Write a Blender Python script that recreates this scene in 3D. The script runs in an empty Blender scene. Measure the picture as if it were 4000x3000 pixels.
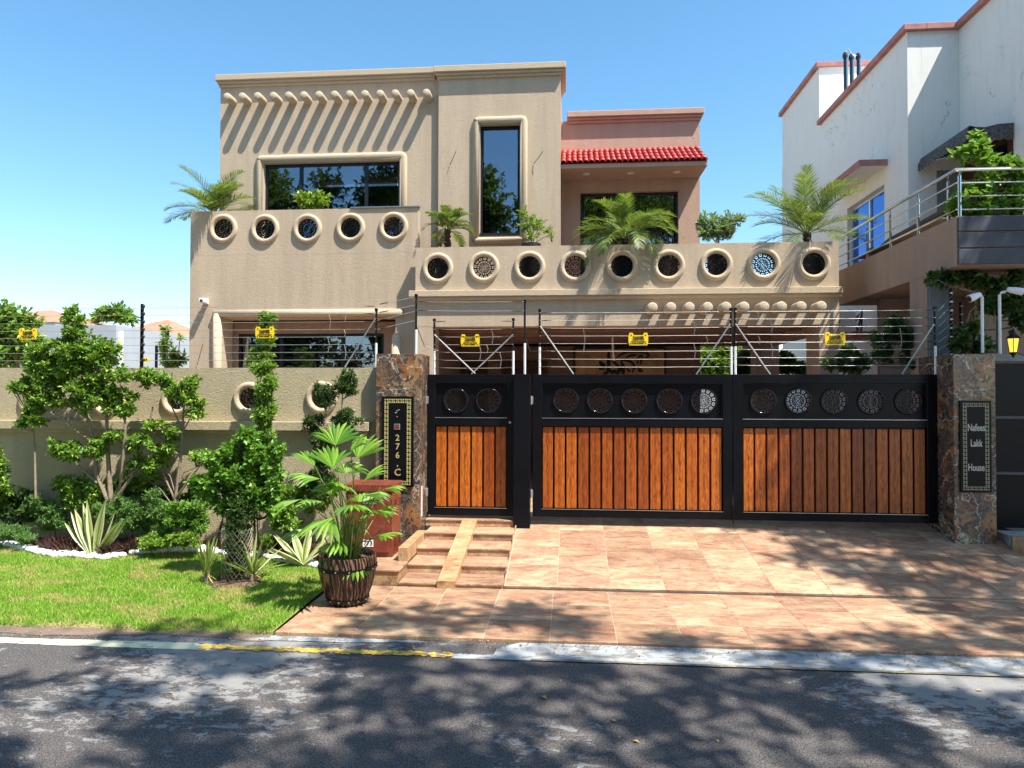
import bpy, math, random
import numpy as np
from mathutils import Vector, Matrix
random.seed(7); rng = np.random.default_rng(7)
S = bpy.context.scene; COL = S.collection
# ---------------- camera ----------------
F = 2700.0; H = 2.1
def _n(v):
    v = np.array(v, float); return v/np.linalg.norm(v)
YW = _n([221, -50, -2700]); XW = _n([33000, -40, 2700.0]); XW = -_n([-33000, 40, -2700.0]); XW = _n(XW-XW.dot(YW)*YW)
ZW = np.cross(XW, YW)
cam_d = bpy.data.cameras.new('camera'); cam = bpy.data.objects.new('camera', cam_d); COL.objects.link(cam)
cam_d.sensor_width = 36; cam_d.lens = 36*F/4000; cam_d.clip_start = .05; cam_d.clip_end = 2000
M3 = Matrix([list(XW), list(YW), list(ZW)])
cam.matrix_world = Matrix.Translation((0, 0, H)) @ M3.to_4x4(); S.camera = cam
def ray(x, y):
    d = np.array([(x-2000)/F, -(y-1500)/F, -1]); return np.array([d@XW, d@YW, d@ZW])
def P(x, y, Y):
    r = ray(x, y); t = Y/r[1]; return float(t*r[0]), float(H+t*r[2])
def G(x, y, z=0.0):
    r = ray(x, y); t = (z-H)/r[2]; return float(t*r[0]), float(t*r[1])
def P3(x, y, Y):
    a, b = P(x, y, Y); return (a, Y, b)
# ---------------- light ----------------
SUN = Vector((1.6, -1.0, 3.3)).normalized()
W = bpy.data.worlds.new('World'); S.world = W; W.use_nodes = True
nt = W.node_tree; bg = nt.nodes['Background']
sk = nt.nodes.new('ShaderNodeTexSky'); sk.sky_type = 'NISHITA'; sk.sun_disc = False
sk.sun_elevation = math.asin(SUN.z); sk.sun_rotation = math.atan2(SUN.x, SUN.y)
sk.air_density = 1.0; sk.dust_density = 0.6; sk.ozone_density = 1.6
hs_ = nt.nodes.new('ShaderNodeHueSaturation'); hs_.inputs['Saturation'].default_value = 1.2; hs_.inputs['Hue'].default_value = .488
nt.links.new(sk.outputs[0], hs_.inputs['Color']); nt.links.new(hs_.outputs[0], bg.inputs[0]); bg.inputs[1].default_value = 0.135
sd = bpy.data.lights.new('sun', 'SUN'); sun = bpy.data.objects.new('sun', sd); COL.objects.link(sun)
sd.energy = 5.0; sd.angle = math.radians(.6); sd.color = (1, .95, .86)
sun.rotation_euler = SUN.to_track_quat('Z', 'Y').to_euler()
S.view_settings.view_transform = 'Standard'; S.view_settings.look = 'None'
S.view_settings.exposure = 0.98; S.view_settings.gamma = 1
S.cycles.max_bounces = 6; S.cycles.transparent_max_bounces = 12; S.cycles.use_denoising = True
# ---------------- materials ----------------
def hexl(r, g, b): return (r, g, b, 1)
class NB:
    def __init__(s, name):
        s.m = bpy.data.materials.new(name); s.m.use_nodes = True; s.t = s.m.node_tree
        s.b = s.t.nodes['Principled BSDF']; s.o = s.t.nodes['Material Output']
    def n(s, typ, ins=None, **kw):
        x = s.t.nodes.new(typ)
        for k, v in kw.items(): setattr(x, k, v)
        for k, v in (ins or {}).items():
            if isinstance(v, bpy.types.NodeSocket): s.t.links.new(v, x.inputs[k])
            else: x.inputs[k].default_value = v
        return x
    def l(s, a, b): s.t.links.new(a, b)
    def coord(s, scale=(1, 1, 1), rot=(0, 0, 0), obrand=False):
        c = s.n('ShaderNodeTexCoord').outputs['Object']
        if obrand:
            r = s.n('ShaderNodeObjectInfo').outputs['Random']
            k = s.n('ShaderNodeMath', {0: r, 1: 37.0}, operation='MULTIPLY').outputs[0]
            cb = s.n('ShaderNodeCombineXYZ', {0: k, 1: k, 2: k}).outputs[0]
            c = s.n('ShaderNodeVectorMath', {0: c, 1: cb}, operation='ADD').outputs[0]
        return s.n('ShaderNodeMapping', {0: c, 'Scale': scale, 'Rotation': rot}).outputs[0]
    def noise(s, vec, scale, detail=4, rough=.6, dist=0):
        return s.n('ShaderNodeTexNoise', {'Vector': vec, 'Scale': scale, 'Detail': detail, 'Roughness': rough, 'Distortion': dist}).outputs['Fac']
    def ramp(s, fac, stops, interp='LINEAR'):
        r = s.n('ShaderNodeValToRGB', {0: fac}); cr = r.color_ramp; cr.interpolation = interp
        while len(cr.elements) < len(stops): cr.elements.new(.5)
        for e, (p, c) in zip(cr.elements, stops):
            e.position = p; e.color = (*c, 1) if len(c) == 3 else c
        return r.outputs[0]
    def mix(s, f, a, b, mode='MIX'):
        x = s.n('ShaderNodeMix', data_type='RGBA', blend_type=mode)
        for i, v in ((0, f), (6, a), (7, b)):
            if isinstance(v, bpy.types.NodeSocket): s.l(v, x.inputs[i])
            elif i == 0: x.inputs[0].default_value = v
            else: x.inputs[i].default_value = (*v, 1) if len(v) == 3 else v
        return x.outputs[2]
    def bump(s, h, strength=.3, dist=.01, nrm=None):
        ins = {'Height': h, 'Strength': strength, 'Distance': dist}
        if nrm is not None: ins['Normal'] = nrm
        x = s.n('ShaderNodeBump', ins); return x.outputs[0]
    def fin(s, col=None, rough=.8, nrm=None, metal=0, spec=.5):
        if col is not None:
            if isinstance(col, bpy.types.NodeSocket): s.l(col, s.b.inputs['Base Color'])
            else: s.b.inputs['Base Color'].default_value = (*col, 1)
        if isinstance(rough, bpy.types.NodeSocket): s.l(rough, s.b.inputs['Roughness'])
        else: s.b.inputs['Roughness'].default_value = rough
        s.b.inputs['Metallic'].default_value = metal; s.b.inputs['Specular IOR Level'].default_value = spec
        if nrm is not None: s.l(nrm, s.b.inputs['Normal'])
        return s.m
def simple(name, c, rough=.6, metal=0, spec=.5, var=.15, vs=6, bump=0, bs=60, obrand=False):
    b = NB(name); v = b.coord(obrand=obrand); f = b.noise(v, vs)
    d = tuple(x*(1-var) for x in c); e = tuple(min(1, x*(1+var)) for x in c)
    col = b.ramp(f, [(.3, d), (.7, e)])
    nr = b.bump(b.noise(v, bs, 3), bump, .004) if bump else None
    return b.fin(col, rough, nr, metal, spec)
def stucco(name, c, streak=.07, bs=16, dist=.012, st=.45):
    b = NB(name); v = b.coord()
    big = b.noise(v, .7, 5, .6); v2 = b.coord((5, 5, .5)); strk = b.noise(v2, 1.2, 5, .65)
    f1 = b.mix(big, tuple(x*.96 for x in c), tuple(min(1, x*1.03) for x in c))
    k = b.ramp(strk, [(.38, (1-streak,)*3), (.6, (1, 1, 1))])
    col = b.mix(1.0, f1, k, 'MULTIPLY')
    sw = b.noise(b.coord((1, 1, 1.6)), bs, 3, .55, 1.2)
    h = b.ramp(sw, [(.42, (0, 0, 0)), (.5, (1, 1, 1)), (.58, (.55, .55, .55))])
    fine = b.noise(v, 130, 2)
    hh = b.mix(.25, h, fine)
    return b.fin(col, .9, b.bump(hh, st, dist), 0, .2)
MAT = {}
MAT['stucco'] = stucco('beige_stucco', (.52, .412, .295), .11, 14, .009, .32)
MAT['stucco_warm'] = stucco('warm_stucco', (.52, .34, .26))
MAT['wallstucco'] = stucco('boundary_stucco', (.46, .385, .25), .08, 15, .014, .55)
MAT['bead'] = stucco('bead_plaster', (.55, .44, .31), .04, 20)
MAT['brown_stucco'] = stucco('brown_stucco', (.40, .285, .215), .12)
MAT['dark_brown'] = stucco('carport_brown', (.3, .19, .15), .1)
def _nbwall():
    b = NB('neighbour_white_plaster'); v = b.coord(); big = b.noise(v, .8, 6, .65)
    c = b.mix(big, (.77, .76, .71), (.84, .83, .78))
    st = b.noise(b.coord((6, 6, .7)), 1.5, 6, .7); c = b.mix(1, c, b.ramp(st, [(.3, (.92, .92, .91)), (.5, (1, 1, 1))]), 'MULTIPLY')
    w = b.noise(b.coord((1, 1, 1)), .55, 7, .6, .6)
    m = b.n('ShaderNodeMath', {0: w, 1: .5}, operation='SUBTRACT').outputs[0]
    a = b.n('ShaderNodeMath', {0: m}, operation='ABSOLUTE').outputs[0]
    k = b.ramp(a, [(0, (1, 1, 1)), (.0035, (0, 0, 0))])
    gate = b.ramp(b.noise(v, .5, 2), [(.5, (0, 0, 0)), (.62, (1, 1, 1))])
    kk = b.mix(1, k, gate, 'MULTIPLY')
    c = b.mix(kk, c, (.3, .3, .29))
    return b.fin(c, .9, b.bump(b.noise(v, 40, 3), .2, .006), 0, .2)
MAT['white_wall'] = _nbwall()
MAT['pink_trim'] = simple('pink_trim', (.42, .19, .17), .85, var=.25, vs=4)
MAT['far_wall'] = simple('far_wall', (.36, .385, .4), .9, var=.06, vs=1)
MAT['far_roof'] = simple('terracotta', (.42, .2, .12), .85, var=.25, vs=2)
MAT['black_metal'] = simple('black_metal', (.006, .0065, .008), .32, 0, .25, .3, 3, .05, 200)
MAT['gate_black'] = simple('black_gate_paint', (.005, .0055, .008), .25, 0, .16, .25, 2, .08, 260)
MAT['dark_frame'] = simple('dark_window_frame', (.012, .013, .018), .35)
MAT['steel'] = simple('stainless_steel', (.62, .62, .6), .22, 1, .5, .1)
MAT['alu'] = simple('brushed_aluminium', (.6, .6, .58), .4, 1, .5, .12)
MAT['wire'] = simple('fence_wire', (.36, .35, .33), .5, .5)
MAT['white_plastic'] = simple('white_plastic', (.78, .79, .8), .35, var=.04)
MAT['black_plastic'] = simple('black_plastic', (.015, .015, .015), .45)
MAT['yellow'] = simple('yellow_plastic', (.9, .60, .01), .45, var=.06)
MAT['ink'] = simple('black_print', (.01, .01, .01), .6)
MAT['gold'] = simple('gold_letters', (.62, .5, .22), .35, .4)
MAT['silver_letter'] = simple('silver_letters', (.5, .48, .42), .4, .2)
MAT['red_tile'] = simple('red_glazed_tile', (.42, .025, .02), .5, var=.4, vs=5, obrand=True)
MAT['white_stone'] = simple('white_painted_stone', (.82, .82, .8), .75, var=.08, vs=20, bump=.5, bs=40, obrand=True)
MAT['soil'] = simple('dry_soil', (.12, .075, .045), .95, var=.35, vs=9, bump=.8, bs=60)
MAT['bark'] = simple('grey_bark', (.24, .185, .13), .9, var=.3, vs=25, bump=.7, bs=70)
MAT['darkbark'] = simple('palm_trunk', (.06, .04, .027), .95, var=.5, vs=30, bump=1, bs=50)
MAT['slate'] = simple('blue_slate', (.055, .062, .08), .6, var=.25, vs=3, bump=.3, bs=50)
MAT['blue_pane'] = None
MAT['ac'] = simple('ac_white', (.62, .62, .58), .6, var=.05)
MAT['rust'] = None
MAT['door_wood'] = simple('dark_door_wood', (.07, .022, .012), .45, var=.3, vs=9)
MAT['amber'] = None
def glass(name, tint=.4, refl=.35, gcol=(.75, .85, 1.0), dark=(.004, .005, .007)):
    b = NB(name); t = b.t; t.nodes.remove(b.b)
    fr = b.n('ShaderNodeFresnel', {'IOR': 1.5}).outputs[0]
    fac = b.n('ShaderNodeMath', {0: fr, 1: refl}, operation='ADD', use_clamp=True).outputs[0]
    g = b.n('ShaderNodeBsdfGlossy', {'Color': (*gcol, 1), 'Roughness': .008})
    if tint > 0: d = b.n('ShaderNodeBsdfTransparent', {'Color': (tint, tint*1.05, tint*1.1, 1)})
    else: d = b.n('ShaderNodeBsdfDiffuse', {'Color': (*dark, 1)})
    wv = b.noise(b.coord(), 1.6, 2); b.l(b.bump(wv, .06, .02), g.inputs['Normal'])
    mx = b.n('ShaderNodeMixShader', {0: fac, 1: d.outputs[0], 2: g.outputs[0]})
    b.l(mx.outputs[0], b.o.inputs[0]); return b.m
MAT['wire_rust'] = simple('rusty_mesh_wire', (.25, .22, .18), .5, .5)
MAT['slate_grey'] = simple('blue_grey_render', (.22, .25, .27), .85, var=.12)
MAT['steel_dull'] = simple('dull_steel', (.06, .063, .07), .5, .3)
MAT['glass'] = glass('reflective_glass', .45, .17)
MAT['glass_blue'] = glass('blue_glass', 0, .25, (.3, .5, 1.0), (.01, .06, .35))
MAT['glass_dark'] = glass('dark_glass', 0, .08)
def emis(name, c, s):
    b = NB(name); b.b.inputs['Emission Color'].default_value = (*c, 1); b.b.inputs['Emission Strength'].default_value = s
    return b.fin(c, .5)
MAT['amber'] = emis('amber_lamp_glass', (.9, .55, .05), .8)
def tilestone(name, warm, obrand=True):
    b = NB(name); v = b.coord((1, 2.6, 1), (0, 0, .55), obrand)
    n1 = b.noise(v, 1.5, 8, .62, .9)
    c = b.ramp(n1, [(.28, warm[0]), (.42, warm[1]), (.52, warm[2]), (.66, warm[3]), (.8, warm[1])])
    n2 = b.noise(b.coord((1, 4, 1), (0, 0, .7), obrand), 2.2, 6, .7, .8)
    a = b.n('ShaderNodeMath', {0: b.n('ShaderNodeMath', {0: n2, 1: .5}, operation='SUBTRACT').outputs[0]}, operation='ABSOLUTE').outputs[0]
    c = b.mix(b.ramp(a, [(0, (.75,)*3), (.012, (0, 0, 0))]), c, (.72, .58, .42))
    n3 = b.noise(b.coord((1, 3, 1), (0, 0, .6), obrand), 8, 8, .75)
    c = b.mix(b.ramp(n3, [(.5, (0, 0, 0)), (.66, (.75,)*3)]), c, (.17, .085, .065))
    n4 = b.noise(b.coord((1, 2, 1), (0, 0, .6), obrand), 28, 6, .8); c = b.mix(b.ramp(n4, [(.55, (0, 0, 0)), (.7, (.5,)*3)]), c, (.12, .07, .05))
    n5 = b.noise(b.coord(), .9, 5, .7); c = b.mix(1, c, b.ramp(n5, [(.35, (.8, .78, .76)), (.6, (1, 1, 1))]), 'MULTIPLY')
    rnd = b.n('ShaderNodeObjectInfo').outputs['Random']
    c = b.mix(1, c, b.ramp(rnd, [(0, (.76, .73, .71)), (.5, (.95, .93, .92)), (1, (1.1, 1.08, 1.05))]), 'MULTIPLY')
    return b.fin(c, .55, b.bump(n3, .15, .006), 0, .35)
MAT['tile'] = tilestone('peach_slate_tile', [(.29, .135, .085), (.39, .215, .135), (.46, .285, .175), (.56, .42, .265)])
MAT['tile_yellow'] = tilestone('ochre_slate_tile', [(.36, .17, .08), (.45, .26, .12), (.5, .32, .16), (.54, .4, .24)])
MAT['grout'] = simple('pale_grout', (.66, .56, .46), .9, var=.1)
def granite():
    b = NB('brown_black_granite'); v0 = b.coord()
    nz = b.n('ShaderNodeTexNoise', {'Vector': v0, 'Scale': 2.6, 'Detail': 7.0, 'Roughness': .62})
    v = b.mix(.62, v0, nz.outputs['Color'])
    vo = b.n('ShaderNodeTexVoronoi', {'Vector': v, 'Scale': 17.0}); cell = b.n('ShaderNodeSeparateColor', {0: vo.outputs['Color']}).outputs[0]
    c = b.ramp(cell, [(0, (.04, .035, .04)), (.25, (.11, .085, .08)), (.3, (.26, .09, .03)), (.5, (.42, .19, .065)), (.62, (.42, .3, .17)), (.8, (.2, .15, .1)), (.9, (.07, .06, .065))])
    big = b.noise(v0, 2.2, 5, .6, 1.0)
    c = b.mix(b.ramp(big, [(.43, (0, 0, 0)), (.56, (1, 1, 1))]), c, b.ramp(b.noise(v0, 16, 5, .7, 2), [(.38, (.035, .032, .038)), (.5, (.09, .08, .08)), (.6, (.3, .2, .12))]))
    ed = b.n('ShaderNodeTexVoronoi', {'Vector': v, 'Scale': 17.0}, feature='DISTANCE_TO_EDGE').outputs[0]
    c = b.mix(b.ramp(ed, [(.0, (.5,)*3), (.03, (0, 0, 0))]), c, (.42, .34, .24))
    c = b.mix(1, c, (.78, .74, .72), 'MULTIPLY')
    fs = b.noise(v0, 45, 4, .7); c = b.mix(b.ramp(fs, [(.5, (0, 0, 0)), (.75, (.8,)*3)]), c, (.05, .035, .03))
    va = b.noise(b.coord((1, 1, 1), (.3, .6, .2)), 1.3, 5, .6, .4)
    a = b.n('ShaderNodeMath', {0: b.n('ShaderNodeMath', {0: va, 1: .5}, operation='SUBTRACT').outputs[0]}, operation='ABSOLUTE').outputs[0]
    c = b.mix(b.ramp(a, [(0, (.9,)*3), (.006, (0, 0, 0))]), c, (.6, .54, .42))
    return b.fin(c, .18, None, 0, .5)
MAT['granite'] = granite()
def plank():
    b = NB('varnished_plank'); v = b.coord((1, 1, .12), (0, 0, 0), True)
    g = b.noise(v, 75, 5, .6); w = b.noise(b.coord((1, 1, .1), (0, 0, 0), True), 14, 3, .5, 1.5)
    c = b.ramp(g, [(.3, (.2, .035, .005)), (.5, (.42, .1, .01)), (.7, (.6, .18, .016))])
    rnd = b.n('ShaderNodeObjectInfo').outputs['Random']
    c = b.mix(1, c, b.ramp(rnd, [(0, (.6, .5, .45)), (.5, (.95, .9, .85)), (1, (1.15, 1.22, 1.1))]), 'MULTIPLY')
    # cathedral grain marks along the plank's centre line (plank local x = 0)
    tc = b.n('ShaderNodeTexCoord').outputs['Object']; sp = b.n('ShaderNodeSeparateXYZ', {0: tc})
    ax = b.n('ShaderNodeMath', {0: sp.outputs[0]}, operation='ABSOLUTE').outputs[0]
    m1 = b.n('ShaderNodeMath', {0: ax, 1: 3.2}, operation='MULTIPLY').outputs[0]
    z2 = b.n('ShaderNodeMath', {0: m1, 1: sp.outputs[2]}, operation='ADD').outputs[0]
    k = b.n('ShaderNodeMath', {0: b.n('ShaderNodeMath', {0: rnd, 1: 9.0}, operation='MULTIPLY').outputs[0], 1: z2}, operation='ADD').outputs[0]
    cb = b.n('ShaderNodeCombineXYZ', {0: b.n('ShaderNodeMath', {0: sp.outputs[0], 1: 14.0}, operation='MULTIPLY').outputs[0], 2: k}).outputs[0]
    q = b.n('ShaderNodeTexNoise', {'Vector': cb, 'Scale': 13.0, 'Detail': 2.0}).outputs[0]
    mk = b.ramp(q, [(.5, (0, 0, 0)), (.56, (1, 1, 1))])
    mask = b.ramp(ax, [(.010, (1, 1, 1)), (.02, (0, 0, 0))])
    mm = b.mix(1, mk, mask, 'MULTIPLY'); c = b.mix(mm, c, (.07, .018, .006))
    c = b.mix(b.ramp(w, [(.62, (0, 0, 0)), (.7, (.5,)*3)]), c, (.16, .04, .01))
    return b.fin(c, .33, b.bump(g, .12, .003), 0, .5)
MAT['plank'] = plank()
def asphalt():
    b = NB('worn_asphalt'); v = b.coord()
    g = b.noise(v, 95, 4, .75); big = b.noise(v, .8, 5, .6)
    c = b.ramp(g, [(.36, (.01, .01, .011)), (.46, (.085, .08, .08)), (.57, (.15, .138, .132)), (.72, (.26, .235, .22))])
    c = b.mix(1, c, b.mix(big, (.75, .75, .78), (1.15, 1.1, 1.05)), 'MULTIPLY')
    # cement slurry left on the surface: ragged flakes, denser in some areas
    area = b.noise(v, .42, 3, .5); flake = b.noise(b.coord((1, 1.7, 1)), 6.5, 10, .8, .3)
    s = b.n('ShaderNodeMath', {0: b.n('ShaderNodeMath', {0: area, 1: .95}, operation='MULTIPLY').outputs[0], 1: flake}, operation='ADD').outputs[0]
    sp = b.n('ShaderNodeSeparateXYZ', {0: b.n('ShaderNodeTexCoord').outputs['Object']})
    # more slurry to the far right and far left
    ax = b.n('ShaderNodeMath', {0: b.n('ShaderNodeMath', {0: sp.outputs[0], 1: .15}, operation='SUBTRACT').outputs[0]}, operation='ABSOLUTE').outputs[0]
    bi = b.n('ShaderNodeMapRange', {0: ax, 1: .5, 2: 2.4, 3: -.07, 4: .05}).outputs[0]
    s = b.n('ShaderNodeMath', {0: s, 1: bi}, operation='ADD').outputs[0]
    fac = b.ramp(s, [(.995, (0, 0, 0)), (1.0, (1, 1, 1))])
    s2 = b.n('ShaderNodeMath', {0: s, 1: .93}, operation='MULTIPLY').outputs[0]
    fac = b.ramp(s2, [(.955, (0, 0, 0)), (.975, (1, 1, 1))])
    c = b.mix(fac, c, b.mix(g, (.17, .165, .16), (.36, .35, .335)))
    return b.fin(c, .9, b.bump(g, .8, .01), 0, .25)
MAT['asphalt'] = asphalt()
def worn(name, c1, c2, thr, under=(.07, .065, .06), sc=9):
    b = NB(name); v = b.coord(); f = b.noise(b.coord((1, 2, 1)), sc, 8, .72)
    k = b.ramp(f, [(thr-.015, (1, 1, 1)), (thr+.015, (0, 0, 0))]); q = b.noise(v, 3, 4)
    return b.fin(b.mix(k, b.mix(q, c1, c2), under), .85, b.bump(b.noise(v, 90, 3), .4, .006), 0, .3)
MAT['paint_cream'] = worn('cream_line_paint', (.6, .57, .36), (.72, .7, .52), .41)
MAT['paint_yellow'] = worn('yellow_line_paint', (.7, .42, .02), (.72, .5, .1), .475, (.2, .17, .12), 12)
MAT['paint_faint'] = worn('faint_yellow_paint', (.36, .28, .08), (.42, .36, .2), .56, (.16, .15, .14), 14)
MAT['concrete'] = worn('pale_concrete', (.26, .28, .29), (.4, .42, .43), .47, (.2, .19, .17), 5)
MAT['dirt'] = simple('verge_dirt', (.17, .125, .09), .95, var=.3, vs=6, bump=.6, bs=80)
def leafmat(name, stops, rough=.45, tr=.35, trc=None, spec=.45):
    b = NB(name); r = b.n('ShaderNodeNewGeometry').outputs['Random Per Island']
    c = b.ramp(r, stops)
    b.fin(c, rough, None, 0, spec)
    tcol = b.mix(.5, c, trc or (.35, .5, .03))
    t = b.n('ShaderNodeBsdfTranslucent', {'Color': tcol})
    mx = b.n('ShaderNodeMixShader', {0: tr, 1: b.b.outputs[0], 2: t.outputs[0]}); b.l(mx.outputs[0], b.o.inputs[0]); return b.m
MAT['leaf_ficus'] = leafmat('ficus_leaf', [(0, (.025, .085, .018)), (.4, (.1, .25, .03)), (.7, (.24, .42, .05)), (1, (.5, .6, .1))])
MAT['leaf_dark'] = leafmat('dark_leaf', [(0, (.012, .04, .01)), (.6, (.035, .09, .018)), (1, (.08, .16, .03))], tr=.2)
MAT['leaf_lime'] = leafmat('lime_leaf', [(0, (.09, .2, .02)), (.5, (.17, .31, .03)), (1, (.33, .43, .06))])
MAT['leaf_vine'] = leafmat('vine_leaf', [(0, (.05, .16, .02)), (.5, (.13, .31, .04)), (1, (.3, .5, .08))])
MAT['leaf_fern'] = leafmat('fern_leaf', [(0, (.05, .14, .04)), (.5, (.12, .27, .07)), (1, (.26, .42, .12))])
MAT['leaf_pale'] = leafmat('variegated_leaf', [(0, (.08, .17, .05)), (.5, (.25, .35, .15)), (1, (.5, .56, .36))])
MAT['leaf_purple'] = leafmat('burgundy_leaf', [(0, (.03, .012, .016)), (.6, (.09, .03, .035)), (1, (.17, .07, .06))], tr=.1)
MAT['leaf_palm'] = leafmat('palm_leaflet', [(0, (.02, .06, .02)), (.45, (.08, .16, .045)), (.8, (.19, .28, .06)), (1, (.5, .46, .14))], tr=.3)
MAT['leaf_fan'] = leafmat('fan_palm_leaf', [(0, (.06, .18, .02)), (.5, (.12, .28, .03)), (1, (.26, .44, .05))], tr=.4)
MAT['leaf_strap'] = leafmat('strap_leaf', [(0, (.1, .17, .03)), (.6, (.2, .28, .06)), (1, (.36, .42, .12))], tr=.25)
MAT['leaf_cream'] = leafmat('cream_leaf_stripe', [(0, (.5, .5, .25)), (1, (.62, .62, .36))], tr=.25)
MAT['leaf_street'] = leafmat('street_tree_leaf', [(0, (.02, .05, .01)), (.6, (.045, .1, .02)), (1, (.1, .17, .03))], tr=.3)
MAT['leaf_dry'] = leafmat('dry_leaf', [(0, (.35, .2, .07)), (1, (.6, .45, .15))], tr=.1)
def grassm():
    b = NB('lawn_grass'); r = b.n('ShaderNodeNewGeometry').outputs['Random Per Island']; v = b.coord()
    g = b.ramp(r, [(0, (.13, .27, .025)), (.6, (.26, .47, .05)), (1, (.46, .64, .1))])
    dry = b.ramp(b.noise(b.coord((1, 1.8, 1)), 2.1, 6, .65), [(.48, (0, 0, 0)), (.63, (.85,)*3)])
    c = b.mix(dry, g, b.ramp(r, [(0, (.4, .34, .12)), (1, (.68, .56, .26))]))
    b.fin(c, .6, None, 0, .25); t = b.n('ShaderNodeBsdfTranslucent', {'Color': c})
    mx = b.n('ShaderNodeMixShader', {0: .35, 1: b.b.outputs[0], 2: t.outputs[0]}); b.l(mx.outputs[0], b.o.inputs[0]); return b.m
MAT['grass'] = grassm()
def lawnbase():
    b = NB('lawn_turf'); v = b.coord(); f = b.noise(b.coord((1, 1.8, 1)), 2.1, 6, .65)
    c = b.ramp(f, [(.45, (.16, .26, .03)), (.66, (.42, .34, .15))])
    c = b.mix(b.ramp(b.noise(v, 60, 4), [(.35, (.7,)*3), (.6, (0, 0, 0))]), c, (.05, .07, .015))
    return b.fin(c, .9, b.bump(b.noise(v, 80, 3), .6, .01), 0, .2)
MAT['lawn'] = lawnbase()
def barrel():
    b = NB('carved_barrel_wood'); v = b.coord((1, 1, .22))
    w = b.n('ShaderNodeTexWave', {'Vector': v, 'Scale': 13.0, 'Distortion': 7.0, 'Detail': 2.0, 'Detail Scale': 1.2}, wave_type='BANDS', bands_direction='DIAGONAL').outputs['Fac']
    c = b.ramp(w, [(.3, (.012, .006, .004)), (.6, (.06, .028, .016)), (.9, (.2, .1, .055))])
    return b.fin(c, .38, b.bump(w, .7, .008), 0, .5)
MAT['barrel'] = barrel()
def cabinet():
    b = NB('rust_brown_paint'); v = b.coord(); f = b.noise(v, 7, 6, .7)
    c = b.ramp(f, [(.3, (.12, .024, .014)), (.55, (.2, .045, .024)), (.75, (.27, .08, .045))])
    c = b.mix(b.ramp(b.noise(v, 38, 4, .8), [(.66, (0, 0, 0)), (.74, (.7,)*3)]), c, (.35, .2, .14))
    return b.fin(c, .42, b.bump(f, .1, .01), 0, .4)
MAT['cabinet'] = cabinet()
def calli():
    b = NB('aged_parchment_panel'); v = b.coord(); f = b.noise(v, 3, 6, .65)
    c = b.ramp(f, [(.3, (.25, .13, .06)), (.5, (.5, .3, .15)), (.7, (.65, .42, .24))])
    return b.fin(c, .7)
MAT['parchment'] = calli()
MAT['mosaic'] = simple('mosaic_inlay', (.5, .44, .17), .4, .2, var=.35, vs=30)
MAT['mosaic2'] = simple('mosaic_inlay_dull', (.28, .26, .17), .5, .2, var=.35, vs=30)
MAT['awning'] = simple('speckled_awning', (.085, .085, .085), .85, var=.7, vs=22, bump=.2)
# ---------------- geometry helpers ----------------
WL = {}
def wl(o): return WL.get(o.name, Vector((0, 0, 0))) if o else Vector((0, 0, 0))
def props(o, label=None, cat=None, group=None, kind=None):
    for k, v in (('label', label), ('category', cat), ('group', group), ('kind', kind)):
        if v: o[k] = v
    return o
def link(name, data, parent=None, wloc=(0, 0, 0), rot=None, scale=None):
    o = bpy.data.objects.new(name, data); COL.objects.link(o); wloc = Vector(wloc)
    if parent: o.parent = parent
    o.location = wloc-wl(parent); WL[o.name] = wloc
    if rot: o.rotation_euler = rot
    if scale: o.scale = scale
    return o
def thing(name, loc, label, cat, group=None):
    return props(link(name, None, None, loc), label, cat, group)
def npmesh(name, V, polys, mats, mi=None, smooth=False):
    me = bpy.data.meshes.new(name); V = np.asarray(V, np.float32).reshape(-1, 3)
    lens = np.fromiter((len(p) for p in polys), np.int32, len(polys)) if not isinstance(polys, np.ndarray) else np.full(len(polys), polys.shape[1], np.int32)
    idx = polys.reshape(-1).astype(np.int32) if isinstance(polys, np.ndarray) else np.fromiter((i for p in polys for i in p), np.int32, int(lens.sum()))
    me.vertices.add(len(V)); me.vertices.foreach_set('co', V.ravel())
    me.loops.add(len(idx)); me.loops.foreach_set('vertex_index', idx)
    me.polygons.add(len(lens)); st = np.zeros(len(lens), np.int32); st[1:] = np.cumsum(lens)[:-1]
    me.polygons.foreach_set('loop_start', st)
    for m in mats: me.materials.append(MAT[m])
    if mi is not None: me.polygons.foreach_set('material_index', np.asarray(mi, np.int32))
    me.polygons.foreach_set('use_smooth', np.full(len(lens), bool(smooth)))
    me.update(calc_edges=True); return me
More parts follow.
